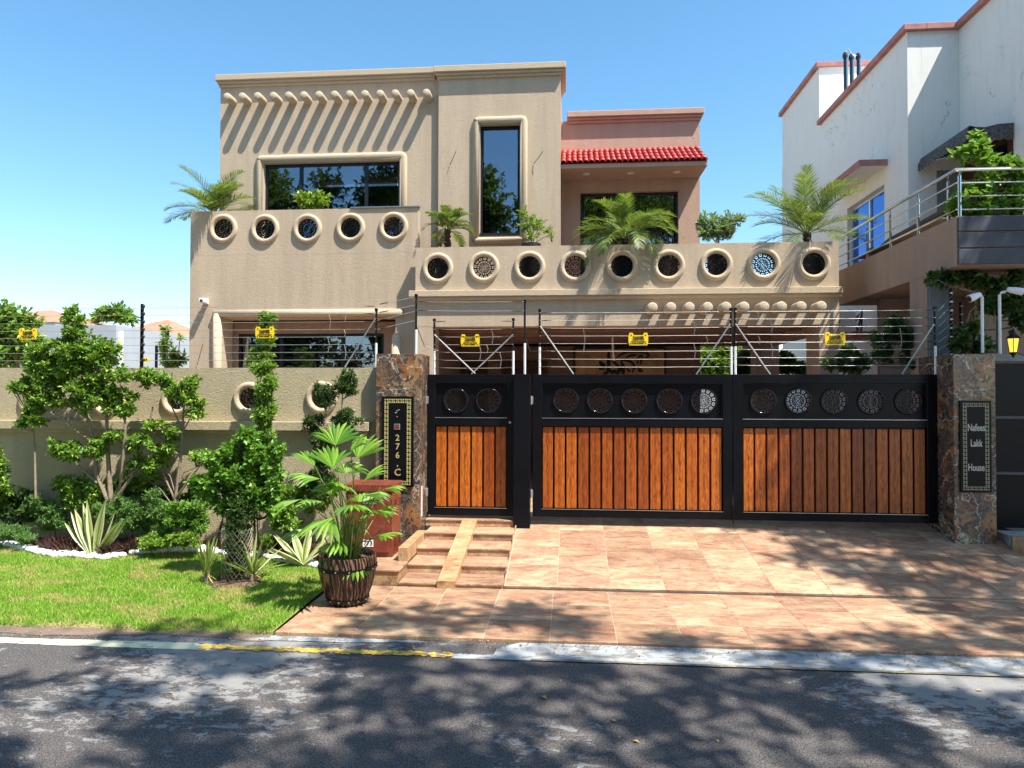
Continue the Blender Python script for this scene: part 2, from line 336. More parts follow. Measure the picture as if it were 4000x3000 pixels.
class MB:
    def __init__(s): s.v = []; s.f = []; s.m = []; s.mats = []; s.cur = 0
    def use(s, m):
        if m not in s.mats: s.mats.append(m)
        s.cur = s.mats.index(m); return s
    def add(s, vs, fs):
        k = len(s.v); s.v += [tuple(v) for v in vs]; s.f += [tuple(i+k for i in f) for f in fs]; s.m += [s.cur]*len(fs); return s
    def box(s, x0, x1, y0, y1, z0, z1, bev=0):
        if bev:
            c = bev
            oct_ = [(x0+c, y0), (x1-c, y0), (x1, y0+c), (x1, y1-c), (x1-c, y1), (x0+c, y1), (x0, y1-c), (x0, y0+c)]
            ins = [(x0+2*c, y0+c), (x1-2*c, y0+c), (x1-c, y0+2*c), (x1-c, y1-2*c), (x1-2*c, y1-c), (x0+2*c, y1-c), (x0+c, y1-2*c), (x0+c, y0+2*c)]
            vs = [(*p, z0) for p in ins]+[(*p, z0+c) for p in oct_]+[(*p, z1-c) for p in oct_]+[(*p, z1) for p in ins]
            fs = [tuple(range(7, -1, -1)), tuple(range(24, 32))]
            for L in range(3):
                for i in range(8): j = (i+1) % 8; fs.append((L*8+i, L*8+j, L*8+8+j, L*8+8+i))
            return s.add(vs, fs)
        return s.add([(x0, y0, z0), (x1, y0, z0), (x1, y1, z0), (x0, y1, z0), (x0, y0, z1), (x1, y0, z1), (x1, y1, z1), (x0, y1, z1)],
                     [(3, 2, 1, 0), (4, 5, 6, 7), (0, 1, 5, 4), (1, 2, 6, 5), (2, 3, 7, 6), (3, 0, 4, 7)])
    def prism(s, pts, y0, y1, axis='y'):
        # pts in (x,z) for axis y ; (y,z) for axis x ; (x,y) for axis z.  counter-clockwise seen from -axis (y) side
        n = len(pts)
        mk = {'y': lambda p, t: (p[0], t, p[1]), 'x': lambda p, t: (t, p[0], p[1]), 'z': lambda p, t: (p[0], p[1], t)}[axis]
        vs = [mk(p, y0) for p in pts]+[mk(p, y1) for p in pts]
        fs = [tuple(range(n)), tuple(range(2*n-1, n-1, -1))]+[(i, i+n, (i+1) % n+n, (i+1) % n) for i in range(n)]
        return s.add(vs, fs)
    def tube(s, pts, r, n=8, cap=True):
        pts = [Vector(p) for p in pts]; rs = r if isinstance(r, (list, tuple)) else [r]*len(pts); vs = []; fs = []
        up = Vector((0, 0, 1))
        for i, p in enumerate(pts):
            t = (pts[min(i+1, len(pts)-1)]-pts[max(i-1, 0)]).normalized()
            a = t.cross(up if abs(t.z) < .95 else Vector((1, 0, 0))).normalized(); b = a.cross(t)
            for k in range(n):
                q = 2*math.pi*k/n; vs.append(p+(a*math.cos(q)+b*math.sin(q))*rs[i])
        for i in range(len(pts)-1):
            for k in range(n): j = (k+1) % n; fs.append((i*n+k, i*n+j, (i+1)*n+j, (i+1)*n+k))
        if cap: fs += [tuple(range(n-1, -1, -1)), tuple((len(pts)-1)*n+k for k in range(n))]
        return s.add(vs, fs)
    def lathe(s, c, prof, n=24, axis='z'):
        vs = []; fs = []
        for r, h in prof:
            for k in range(n):
                q = 2*math.pi*k/n
                vs.append((c[0]+r*math.cos(q), c[1]+r*math.sin(q), c[2]+h) if axis == 'z' else (c[0]+r*math.cos(q), c[1]+h, c[2]+r*math.sin(q)))
        for i in range(len(prof)-1):
            for k in range(n):
                j = (k+1) % n; q = (i*n+k, i*n+j, (i+1)*n+j, (i+1)*n+k); fs.append(q if axis == 'z' else q[::-1])
        return s.add(vs, fs)
    def ring(s, c, R, r, n=32, m=10, flat=1.0):
        vs = []; fs = []   # torus in XZ plane
        for i in range(n):
            a = 2*math.pi*i/n
            for k in range(m):
                b = 2*math.pi*k/m; rr = R+r*math.cos(b)
                vs.append((c[0]+rr*math.cos(a), c[1]-r*flat*math.sin(b), c[2]+rr*math.sin(a)))
        for i in range(n):
            for k in range(m): fs.append((i*m+k, ((i+1) % n)*m+k, ((i+1) % n)*m+(k+1) % m, i*m+(k+1) % m))
        return s.add(vs, fs)
    def blob(s, c, rx, ry, rz, n=8, m=6, jit=.15):
        vs = []; fs = []
        for i in range(m+1):
            th = math.pi*i/m
            for k in range(n):
                q = 2*math.pi*k/n; j = 1+random.uniform(-jit, jit) if 0 < i < m else 1
                vs.append((c[0]+rx*math.sin(th)*math.cos(q)*j, c[1]+ry*math.sin(th)*math.sin(q)*j, c[2]+rz*math.cos(th)*j))
        for i in range(m):
            for k in range(n): j = (k+1) % n; fs.append((i*n+k, (i+1)*n+k, (i+1)*n+j, i*n+j))
        return s.add(vs, fs)
    def holes(s, x0, x1, z0, z1, yf, yb, circ, n=36):
        cs = sorted(circ); bounds = [x0]+[(cs[i][0]+cs[i+1][0])/2 for i in range(len(cs)-1)]+[x1]
        for (cx, cz, r), a, b in zip(cs, bounds[:-1], bounds[1:]):
            an = [2*math.pi*i/n for i in range(n)]+[math.atan2(zz-cz, xx-cx) % (2*math.pi) for xx in (a, b) for zz in (z0, z1)]
            an = sorted(set(round(q, 6) for q in an)); N = len(an); inn = []; out = []
            for q in an:
                c, d = math.cos(q), math.sin(q); inn.append((cx+r*c, cz+r*d))
                t = min(((b-cx)/c if c > 1e-9 else (a-cx)/c if c < -1e-9 else 1e9), ((z1-cz)/d if d > 1e-9 else (z0-cz)/d if d < -1e-9 else 1e9))
                out.append((cx+t*c, cz+t*d))
            vs = [(p[0], yf, p[1]) for p in inn]+[(p[0], yf, p[1]) for p in out]+[(p[0], yb, p[1]) for p in inn]+[(p[0], yb, p[1]) for p in out]
            fs = []
            for i in range(N):
                j = (i+1) % N
                fs += [(i, N+i, N+j, j), (2*N+j, 3*N+j, 3*N+i, 2*N+i), (i, j, 2*N+j, 2*N+i)]
            s.add(vs, fs)
        s.add([(x0, yf, z0), (x1, yf, z0), (x1, yb, z0), (x0, yb, z0), (x0, yf, z1), (x1, yf, z1), (x1, yb, z1), (x0, yb, z1)],
              [(3, 2, 1, 0), (4, 5, 6, 7), (1, 2, 6, 5), (3, 0, 4, 7)]); return s
    def mesh(s, name, smooth=False, off=(0, 0, 0)):
        V = np.array(s.v, float)-np.array(off); return npmesh(name, V, s.f, s.mats or ['stucco'], s.m, smooth)
    def build(s, name, mat=None, parent=None, smooth=False, auto=False, kind=None, label=None, cat=None, group=None):
        if mat: s.mats = [mat]; s.m = [0]*len(s.f)
        if parent: off = wl(parent)
        else: off = Vector((0, 0, 0))
        me = s.mesh(name, smooth or auto, off)
        if auto: me.set_sharp_from_angle(angle=math.radians(38))
        o = link(name, me, parent, off); return props(o, label, cat, group, kind)
def text_mesh(body, size, mat, ext=.002, bold=.0, sx=1.0):
    cu = bpy.data.curves.new('t', 'FONT'); cu.body = body; cu.size = size; cu.extrude = ext; cu.offset = bold
    cu.align_x = 'CENTER'; cu.align_y = 'CENTER'; cu.resolution_u = 2
    o = bpy.data.objects.new('t', cu); COL.objects.link(o); dg = bpy.context.evaluated_depsgraph_get(); dg.update()
    me = bpy.data.meshes.new_from_object(o.evaluated_get(dg)); bpy.data.objects.remove(o); bpy.data.curves.remove(cu)
    me.transform(Matrix.Rotation(math.pi/2, 4, 'X') @ Matrix.Scale(sx, 4, (1, 0, 0))); me.materials.clear(); me.materials.append(MAT[mat]); return me
def leaf_arrays(C, D, U, L, Wd, fold=.25):
    """diamond leaves: C base, D direction, U up-ish, L length, Wd width"""
    D = D/np.linalg.norm(D, axis=1, keepdims=True); Sd = np.cross(D, U); Sd /= np.linalg.norm(Sd, axis=1, keepdims=True)+1e-9
    Nn = np.cross(Sd, D); L = L[:, None]; Wd = Wd[:, None]
    mid = C+D*L*.5
    V = np.stack([C, mid+Sd*Wd*.5+Nn*Wd*fold, C+D*L-Nn*L*.08, mid-Sd*Wd*.5+Nn*Wd*fold], 1).reshape(-1, 3)
    k = np.arange(len(C))[:, None]*4; Fc = np.concatenate([k+[0, 2, 1], k+[0, 3, 2]], 1).reshape(-1, 3)
    return V, Fc
def rnd3(n):
    v = rng.normal(size=(n, 3)); return v/np.linalg.norm(v, axis=1, keepdims=True)
def sprigs(clumps, dens, leafL, leafW, per=7, shell=.45, upb=.25):
    """clumps: list of (center(3), radii(3)); returns V,F"""
    Cs = []; Ds = []
    for c, r in clumps:
        c = np.array(c); r = np.array(r); n = max(4, int(dens*(r[0]*r[2]+r[0]*r[1]+r[1]*r[2])/3*4*math.pi))
        d = rnd3(n); rad = (shell+(1-shell)*rng.random(n)**.6)*(1+.16*rng.normal(size=n)*.7)
        p = c+d*rad[:, None]*r
        ax = d+rnd3(n)*.55+np.array([0, 0, upb]); ax /= np.linalg.norm(ax, axis=1, keepdims=True)
        base = np.repeat(p, per, 0); axx = np.repeat(ax, per, 0)
        s = np.tile(np.linspace(0, 1, per), n)[:, None]
        Cs.append(base-axx*(1-s)*leafL*1.1); q = axx*(.35+.9*s)+rnd3(n*per)*.8; Ds.append(q)
    C = np.concatenate(Cs); D = np.concatenate(Ds); n = len(C)
    return leaf_arrays(C, D, rnd3(n)*.7+np.array([0, -.2, 1.]), leafL*(.45+.85*rng.random(n)), leafW*(.5+.75*rng.random(n)))
DN = 1.9
def foliage(name, clumps, mat, parent, dens=60, L=.06, Wd=.032, per=7, shell=.45, upb=.25):
    V, Fc = sprigs(clumps, dens*DN, L*1.0, Wd*1.08, per, shell, upb); off = wl(parent)
    o = link(name, npmesh(name, V-np.array(off), Fc, [mat]), parent, off); o['kind'] = 'stuff'; return o
# ---------------- road, ground, apron, ramp ----------------
RZ = -.03; AF, AB = 6.0, 7.56
m = MB(); m.add([(-120, -90, RZ), (120, -90, RZ), (120, 6.0, RZ), (-120, 6.0, RZ)], [(0, 1, 2, 3)]); m.build('road', 'asphalt', kind='structure')
m = MB(); m.add([(-300, 6.0, -.045), (300, 6.0, -.045), (300, 500, -.045), (-300, 500, -.045)], [(0, 1, 2, 3)])
m.build('ground', 'dirt', kind='structure')
m = MB(); m.add([(-300, -400, -.05), (300, -400, -.05), (300, -90, -.05), (-300, -90, -.05)], [(0, 1, 2, 3)]); m.build('far_ground', 'dirt', kind='structure')
# ragged verge strip of dirt
m = MB(); xs = np.linspace(-14, -2.62, 70); lo = [5.86+.05*math.sin(x*3.1)+random.uniform(-.03, .03) for x in xs]
vs = [(x, l, RZ+.004) for x, l in zip(xs, lo)]+[(x, 6.12, RZ+.01) for x in xs]; n = len(xs)
m.add(vs, [(i, i+1, n+i+1, n+i) for i in range(n-1)]); m.build('verge_dirt', 'dirt', kind='structure')
def strip(name, x0, x1, ylo, yhi, mat, z, jit=.012, n=60):
    xs = np.linspace(x0, x1, n); m = MB()
    vs = [(x, ylo+(0 if mat == 'concrete' else random.uniform(-jit, jit)), z) for x in xs]+[(x, yhi+random.uniform(-jit, jit), z) for x in xs]
    m.add(vs, [(i, i+1, n+i+1, n+i) for i in range(n-1)]); return m.build(name, mat, kind='structure')
strip('road_line_cream', -14, -3.0, 5.60, 5.735, 'paint_cream', RZ+.004)
strip('road_line_yellow', -3.1, -.95, 5.615, 5.71, 'paint_yellow', RZ+.008, .022, 110)
strip('road_line_pale', -.95, -.3, 5.6, 5.7, 'concrete', RZ+.004)
m = MB(); m.add([(-.62, 5.60, RZ+.0075), (9, 5.60, RZ+.0075), (9, 5.99, RZ+.01), (-.42, 5.99, RZ+.01), (-.6, 5.84, RZ+.0075)], [(0, 1, 2, 3, 4)]); m.build('concrete_strip', 'concrete', kind='structure')
strip('road_line_edge', -.3, 8.98, 5.595, 5.635, 'paint_faint', RZ+.011, .006, 90)
m = MB(); m.add([(-2.85, 5.86, RZ+.006), (-1.9, 5.87, RZ+.006), (-1.2, 5.93, RZ+.006), (-1.3, 5.97, RZ+.006), (-2.6, 5.985, RZ+.006)], [(0, 1, 2, 3, 4)]); m.build('concrete_patch', 'concrete', kind='structure')
# apron: bed + tiles
TW = .58
ap = props(link('paved_apron', MB().box(-2.6, 9.0, AF+.004, AB-.01, -.04, -.0035).use('grout').mesh('apron_bed')), kind='structure'); ap.data.materials.clear(); ap.data.materials.append(MAT['grout'])
def tile_mesh(w, d, t, mat, bev=.0015):
    return MB().use(mat).box(-w/2+.002, w/2-.002, -d/2+.002, d/2-.002, -t, 0, bev).mesh('tile_piece')
rows = [(AF, 6.52), (6.52, 7.04), (7.04, AB)]
tmesh = tile_mesh(TW, .52, .03, 'tile')
j0 = G(1958, 2291)[0]-TW*6
for i in range(22):
    xa = j0+TW*i; xb = xa+TW
    if xb < -2.58: continue
    for (ya, yb) in rows:
        if xa < -2.6:
            link('tile', tile_mesh(xb+2.6, yb-ya, .03, 'tile'), ap, ((xb-2.6)/2, (ya+yb)/2, .0))
        else: link('tile', tmesh, ap, ((xa+xb)/2, (ya+yb)/2, 0))
# ramp
R0, R1, RZ0, RZ1 = AB+.012, 9.62, .03, .03+(9.62-AB)*.166
def rz(y): return RZ0+(y-R0)*(RZ1-RZ0)/(R1-R0)
RX0 = -.70
m = MB().use('grout'); rp = [(RX0, R0+.012), (7.1, R0+.012), (5.42, 9.06), (4.83, 9.06), (4.83, R1+.4), (RX0, R1+.4)]
N_ = len(rp); vs = [(x, y, rz(y)-.0045) for x, y in rp]+[(x, y, -.04) for x, y in rp]
m.add(vs, [tuple(range(N_))]+[(i+N_, (i+1) % N_+N_, (i+1) % N_, i) for i in range(N_)])
rampo = m.build('driveway_ramp', None, kind='structure'); rampo.data.materials.clear(); rampo.data.materials.append(MAT['grout'])
ang = math.atan((RZ1-RZ0)/(R1-R0)); RL = .585
rt = tile_mesh(TW, RL, .022, 'tile'); rj = G(2178, 2298, .03)[0]
def rtile(xa, xb, ya, yb):
    me = rt if abs(xb-xa-TW) < .01 and abs((yb-ya)/math.cos(ang)-RL) < .01 else tile_mesh(xb-xa, (yb-ya)/math.cos(ang), .022, 'tile')
    o = link('tile', me, rampo, ((xa+xb)/2, (ya+yb)/2, rz((ya+yb)/2)), (ang, 0, 0))
cy = math.cos(ang)*RL
for r in range(4):
    ya = R0+cy*r; yb = min(ya+cy, R1+.2)
    lim = 7.05-(ya-R0)*1.2
    for i in range(-2, 12):
        xa = rj+TW*i; xb = xa+TW; xa = max(xa, RX0)
        if xb-xa < .05: continue
        if yb > 9.06:
            if xb > 4.85 and xa < 5.4: rtile(max(xa, 4.806), min(xb, 5.43), ya, 9.06)
            if xa > 4.8: continue
            xb = min(xb, 4.8)
        elif xa > lim: continue
        else: xb = min(xb, lim+.1)
        rtile(xa, xb, ya, yb)
# right neighbour forecourt block + kerb
m = MB().use('tile_yellow').prism([(5.35, 8.85), (5.42, 8.78), (7.6, 7.0), (7.75, 7.05), (5.42, 9.0)], -.03, .42, 'z')
m.build('low_ramp_wall', None, label='narrow tiled edge wall running down beside the right end of the ramp', cat='edge wall')
m = MB().use('concrete'); m.add([(5.44, 9.4, .40), (5.44, 9.0, .40), (7.7, 7.1, .30), (12, 7.1, .30), (12, 9.4, .40), (5.44, 9.4, -.04), (5.44, 9.0, -.04), (7.7, 7.1, -.04), (12, 7.1, -.04), (12, 9.4, -.04)], [(0, 1, 2, 3, 4), (1, 0, 5, 6), (2, 1, 6, 7), (3, 2, 7, 8)])
m.build('neighbour_forecourt', None, kind='structure')
# steps
st = thing('entrance_steps', (-1.27, 7.6, 0), 'short flight of peach tiled steps split by a sloping strip before the small gate', 'steps')
tread = [(7.56, .045), (8.0, .14), (8.46, .235), (8.93, .33), (9.36, .425)]
ysm = [7.56, 8.0, 8.46, 8.93, 9.36, 9.9]
for k in range(5):
    z = tread[k][1]; ya = ysm[k]; yb = ysm[k+1]
    sides = [(-1.87-.0*k, -1.437), (-1.237, -.715)] if k < 4 else [(-1.95, -.74)]
    for xa, xb in sides:
        z0 = tread[k-1][1]+.001 if k else -.02
        link('riser', MB().use('tile').box(xa, xb, ya, ya+.02, z0, z-.02, .003).mesh('riser', off=((xa+xb)/2, ya, z)), st, ((xa+xb)/2, ya, z))
        link('tread', MB().use('tile').box(xa, xb, ya-.012, yb+.018, z-.02, z, .003).mesh('tread', off=((xa+xb)/2, ya, z)), st, ((xa+xb)/2, ya, z))
        MB().use('grout').box(xa+.005, xb-.005, ya+.022, yb+.02, -.04, z-.021).build('core', None, st)
MB().use('tile_yellow').prism([(7.53, -.02), (9.36, -.02), (9.36, .43), (7.53, .075)], -1.437, -1.237, 'x').build('sloping_strip', None, st)
MB().use('tile').prism([(7.6, -.02), (9.5, -.02), (9.5, .4), (7.6, .02)], -.715, -.70, 'x').build('side_face', None, st)
# side cheek left of steps
MB().use('tile_yellow').box(-1.99, -1.872, 8.0, 9.06, -.02, .33, .004).build('cheek', None, st)
# ---------------- lawn, bed, stones ----------------
edge = [G(*p) for p in [(-500, 2120), (0, 2135), (180, 2178), (400, 2195), (560, 2172), (760, 2165), (900, 2178), (1030, 2190), (1220, 2222)]]
edge = [(-11, 9.2)]+edge+[(-2.85, 8.1)]
def epoly(x):
    for (a, b), (c, d) in zip(edge[:-1], edge[1:]):
        if a <= x <= c: return b+(d-b)*(x-a)/(c-a)
    return edge[-1][1]
xs = np.linspace(-11, -2.62, 90); m = MB()
vs = [(x, 6.03+random.uniform(-.025, .025), .0) for x in xs]+[(x, epoly(x), .03) for x in xs]+[(x, 6.0, -.04) for x in xs]; n = len(xs)
m.add(vs, [(i, i+1, n+i+1, n+i) for i in range(n-1)]+[(2*n+i, 2*n+i+1, i+1, i) for i in range(n-1)]); m.build('lawn', 'lawn', kind='structure')
m = MB(); vs = [(x, epoly(x)-.02, .035) for x in xs]+[(x, 9.25, .10) for x in xs]
m.add(vs, [(i, i+1, n+i+1, n+i) for i in range(n-1)]); m.add([(-2.65, 8.0, .03), (-1.95, 8.0, .03), (-1.95, 9.25, .1), (-2.65, 9.25, .1)], [(0, 1, 2, 3)]); m.build('flower_bed_soil', 'soil', kind='structure')
# grass blades
NG = 120000; gx = rng.uniform(-9.5, -2.6, NG*2); gy = rng.uniform(5.97, 9.1, NG*2)
ey = np.interp(gx, [e[0] for e in edge], [e[1] for e in edge])
ok = (gy < ey-.03) & ((gx < -2.64) | (gy > 7.3)); ok &= (gy > 6.02+.035*np.sin(gx*5.3)+.03*np.sin(gx*17)+.03*rng.normal(size=NG*2)); ok &= ~((gx > -3.95) & (gx < -3.4) & (gy > 7.25) & (gy < 7.75) & (rng.random(NG*2) < .85))
gx, gy = gx[ok], gy[ok]; keep = gx > -gy*1.0-.3; gx, gy = gx[keep][:NG], gy[keep][:NG]; n = len(gx)
C = np.stack([gx, gy, np.full(n, .0)+np.interp(gy, [6, 8.8], [0, .03])], 1); h = .018+.026*rng.random(n)**1.5
a = rng.uniform(0, 2*math.pi, n); lean = rng.uniform(0, .8, n); D = np.stack([np.cos(a)*lean, np.sin(a)*lean, np.ones(n)], 1)*h[:, None]
b = rng.uniform(0, 2*math.pi, n); Wv = np.stack([np.cos(b), np.sin(b), np.zeros(n)], 1)*(.0028+.003*rng.random(n))[:, None]
V = np.stack([C-Wv, C+Wv, C+D], 1).reshape(-1, 3); Fc = np.arange(3*n).reshape(-1, 3)
props(link('grass', npmesh('grass', V, Fc, ['grass'])), 'short bright green lawn grass with straw coloured dry patches', 'grass', None, 'stuff')
NS = 2600; gx = rng.uniform(-9, 6.5, NS); gy = np.where(gx < -2.6, rng.uniform(5.72, 6.05, NS), 5.98-np.abs(rng.normal(size=NS))*.13); sz = .003+.007*rng.random(NS)**3
keep = rng.random(NS) < np.where(gx < -2.6, 1, .45); gx, gy, sz = gx[keep], gy[keep], sz[keep]; n = len(gx)
oc = np.array([[1, 0, 0], [-1, 0, 0], [0, 1, 0], [0, -1, 0], [0, 0, .8], [0, 0, -.8]]); of = np.array([[0, 2, 4], [2, 1, 4], [1, 3, 4], [3, 0, 4], [2, 0, 5], [1, 2, 5], [3, 1, 5], [0, 3, 5]])
zz = np.where(gx < -2.6, RZ+.012, RZ+.02); V = (np.stack([gx, gy, zz], 1)[:, None]+oc[None]*sz[:, None, None]).reshape(-1, 3); Fc = (np.arange(n)[:, None, None]*6+of[None]).reshape(-1, 3)
props(link('gravel', npmesh('gravel', V, Fc, ['tile'])), 'loose grit and crumbs gathered along the edge of the road', 'gravel', None, 'stuff')
# white stones
smesh = [MB().use('white_stone').blob((0, 0, 0), 1, .8, .62, 9, 6, .13).mesh('stone_shape', True) for _ in range(6)]
x = -9.2
while x < -3.02:
    for row in range(2):
        if row and random.random() < .35: continue
        s = random.uniform(.05, .072)
        xx = x+random.uniform(-.02, .02); 
        if -3.98 < xx < -3.9: continue
        o = link('white_stone', random.choice(smesh), None, (xx, epoly(xx)+(.075*row)+random.uniform(-.012, .012), .05+random.uniform(0, .015)), (random.uniform(-.3, .3), random.uniform(-.3, .3), random.uniform(0, 6)), (s*1.25, s, s))
        props(o, 'white painted edging stone in the curved row between lawn and flower bed', 'stone', 'white stones edging the flower bed')
    x += .078
# ---------------- grille (pierced mandala disc) ----------------
def sector(m, r0, r1, a0, a1, y0, y1, seg=1):
    for i in range(seg):
        p, q = a0+(a1-a0)*i/seg, a0+(a1-a0)*(i+1)/seg
        c = [(r0*math.cos(p), r0*math.sin(p)), (r1*math.cos(p), r1*math.sin(p)), (r1*math.cos(q), r1*math.sin(q)), (r0*math.cos(q), r0*math.sin(q))]
        m.prism(c, y0, y1)
def grille_mesh():
    m = MB().use('black_metal'); y0, y1 = -.015, .015; T = 2*math.pi
    sector(m, .95, 1.01, 0, T, y0, y1, 32); sector(m, .62, .70, 0, T, y0, y1, 28); sector(m, .40, .465, 0, T, y0, y1, 24)
    for i in range(13):
        a = T*i/13; w = .075; sector(m, .69, .955, a-w, a+w, y0, y1)
        b = a+T/26; r = .83; s = .045; c = [(r-s, -s), (r+s, -s), (r+s, s), (r-s, s)]
        m.prism([(x*math.cos(b)-z*math.sin(b), x*math.sin(b)+z*math.cos(b)) for x, z in c], y0, y1)
    for i in range(20):
        a = T*i/20; sector(m, .46, .63, a-.05, a+.05, y0, y1)
    # wavy rosette rings
    N = 48
    for i in range(N):
        a, b = T*i/N, T*(i+1)/N; f = lambda t: .315+.025*math.cos(8*t)
        m.prism([((f(a)-.03)*math.cos(a), (f(a)-.03)*math.sin(a)), ((f(a)+.03)*math.cos(a), (f(a)+.03)*math.sin(a)), ((f(b)+.03)*math.cos(b), (f(b)+.03)*math.sin(b)), ((f(b)-.03)*math.cos(b), (f(b)-.03)*math.sin(b))], y0, y1)
    sector(m, .17, .22, 0, T, y0, y1, 16); sector(m, 0.001, .07, 0, T, y0, y1, 10)
    for i in range(4):
        a = T*i/4; sector(m, .06, .45, a-.06, a+.06, y0, y1)
    return m.mesh('grille')
GR = grille_mesh()
def ring_mesh(R, r, mat, flat=1.0):
    return MB().use(mat).ring((0, 0, 0), R, r, 40, 10, flat).mesh('ring', True)
# ---------------- the house ----------------
W0, W1, W2, TY, RY = 12.0, 12.25, 13.3, 13.2, 14.1
XL, XM = -7.0, -2.68
hs = thing('house', (-1.2, 12, .3), 'beige stucco two storey house with protruding log ends, round grilles and a red tiled canopy', 'house')
GZ = .3
# upper left wall with window opening
def opening_wall(name, mat, x0, x1, z0, z1, yf, yb, ox0, ox1, oz0, oz1):
    m = MB().use(mat)
    m.box(x0, ox0, yf, yb, z0, z1); m.box(ox1, x1, yf, yb, z0, z1)
    m.box(ox0, ox1, yf, yb, oz1, z1)
    if oz0 > z0: m.box(ox0, ox1, yf, yb, z0, oz0)
    return m.build(name, None, hs)
def window(x0, x1, z0, z1, y, mull=(), transom=(), fw=.05, glassm='glass'):
    f = MB().use('dark_frame'); f.box(x0, x0+fw, y, y+.06, z0, z1); f.box(x1-fw, x1, y, y+.06, z0, z1); f.box(x0+fw, x1-fw, y, y+.06, z1-fw, z1); f.box(x0+fw, x1-fw, y, y+.06, z0, z0+fw)
    w = f.build('window', None, hs)
    for mx in mull: MB().use('dark_frame').box(mx-.03, mx+.03, y-.006, y+.05, z0+fw, z1-fw).build('mullion', None, w)
    ed = [x0+fw]+list(mull)+[x1-fw]
    for a, b in zip(ed[:-1], ed[1:]):
        MB().use(glassm).box(a+.02, b-.02, y+.03, y+.036, z0+fw, z1-fw).build('pane', None, w)
    return w
zr2 = 8.36
wx0, wz1 = P(1029, 638, W2); wx1 = P(1560, 638, W2)[0]
opening_wall('wall', 'stucco', XL, P(1713, 500, TY)[0]+.06, 3.7, zr2, W2, W2+.25, wx0, wx1, 4.3, wz1)
window(wx0, wx1, 4.3, wz1, W2+.1, (P(1168, 700, W2)[0], P(1425, 700, W2)[0]))
tx0 = P(1713, 500, TY)[0]; tx1 = P(2190, 500, TY)[0]
tw0, tz1 = P(1875, 487, TY); tw1, tz0 = P(2030, 918, TY)
opening_wall('wall', 'stucco', tx0, tx1, 3.7, 8.34, TY, TY+.099, tw0, tw1, tz0, tz1)
window(tw0, tw1, tz0, tz1, TY+.13, (), (), .035)
MB().use('dark_frame').box(tw0+.004, tw1-.004, TY-.03, TY+.12, tz0+.003, tz0+.04).build('window_sill', None, hs)
rw0, rz1_ = P(2267, 752, RY); rw1 = P(2650, 752, RY)[0]; rx1 = P(2733, 600, RY)[0]
opening_wall('wall', 'stucco_warm', tx1+.002, rx1, 3.7, 7.74, RY, RY+.25, rw0, rw1, 4.2, rz1_)
window(rw0, rw1, 4.2, rz1_, RY+.1, (P(2456, 800, RY)[0],))
# side/back volumes
MB().use('stucco').box(XL, XL+.25, W2+.252, 19, 3.7, zr2).build('wall', None, hs)
MB().use('stucco_warm').box(tx1-.25, tx1, TY+.101, 19, 3.7, 8.34).build('wall', None, hs)  # tower side in redder stucco: red bounce light put into its colour
MB().use('stucco').box(rx1-.25, rx1, RY+.252, 19, 3.7, 7.74).build('wall', None, hs)
MB().use('stucco').box(XL+.252, rx1-.252, 18.75, 19, .3, 7.7).build('wall', None, hs)
MB().use('stucco').box(XL+.252, tx1-.252, W2+.31, 18.74, 8.0, 8.15).build('roof', None, hs)
MB().use('stucco').box(tx1+.002, rx1-.252, RY+.26, 18.74, 7.45, 7.6).build('roof', None, hs)
MB().use('ac').box(tx0+.01, tx1-.26, TY+.31, 17, 6.72, 6.78).build('ceiling', None, hs)
MB().use('stucco').box(XL+.252, rx1-.252, W2+.31, 18.74, 3.72, 3.86).build('floor_slab', None, hs)
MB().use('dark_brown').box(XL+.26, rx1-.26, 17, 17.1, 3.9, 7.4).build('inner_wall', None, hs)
# cornices
def cornice(x0, x1, y, z, mat, l=.1, r=.1, back=1.0):
    m = MB().use(mat)
    m.box(x0-l, x1+r, y-.13, y+back, z-.115, z, .008); m.box(x0-l*.55, x1+r*.55, y-.085, y+back-.01, z-.165, z-.117, .006); m.box(x0-l*.3, x1+r*.3, y-.045, y+back-.02, z-.215, z-.167, .006)
    return m.build('cornice', None, hs)
cornice(XL, tx0-.085, W2, P(900, 305, W2)[1]+.02, 'bead', .06, 0)
cornice(tx0, tx1, TY, P(1900, 266, TY)[1]+.02, 'bead', .08, .1)
cornice(tx1+.12, rx1, RY, P(2500, 440, RY)[1]+.02, 'stucco_warm', 0, .07)
# beads around windows
def bead(pts, r, mat='bead', n=10):
    MB().use(mat).tube(pts, r, n).build('window_surround', None, hs, smooth=True)
def frame_bead(x0, x1, z0, z1, y, r, closed=False):
    p = [(x0, y, z0), (x0, y, z1-.04), (x0+.012, y, z1-.012), (x0+.04, y, z1), (x1-.04, y, z1), (x1-.012, y, z1-.012), (x1, y, z1-.04), (x1, y, z0)]
    if closed: p += [(x1-.03, y, z0-.02), (x0+.03, y, z0-.02), (x0, y, z0)]
    bead(p, r)
r_ = .085
frame_bead(wx0-.09, wx1+.09, 4.1, wz1+.09, W2+.01, .07)
frame_bead(tw0-.08, tw1+.08, tz0-.08, tz1+.08, TY+.0, .068, True)
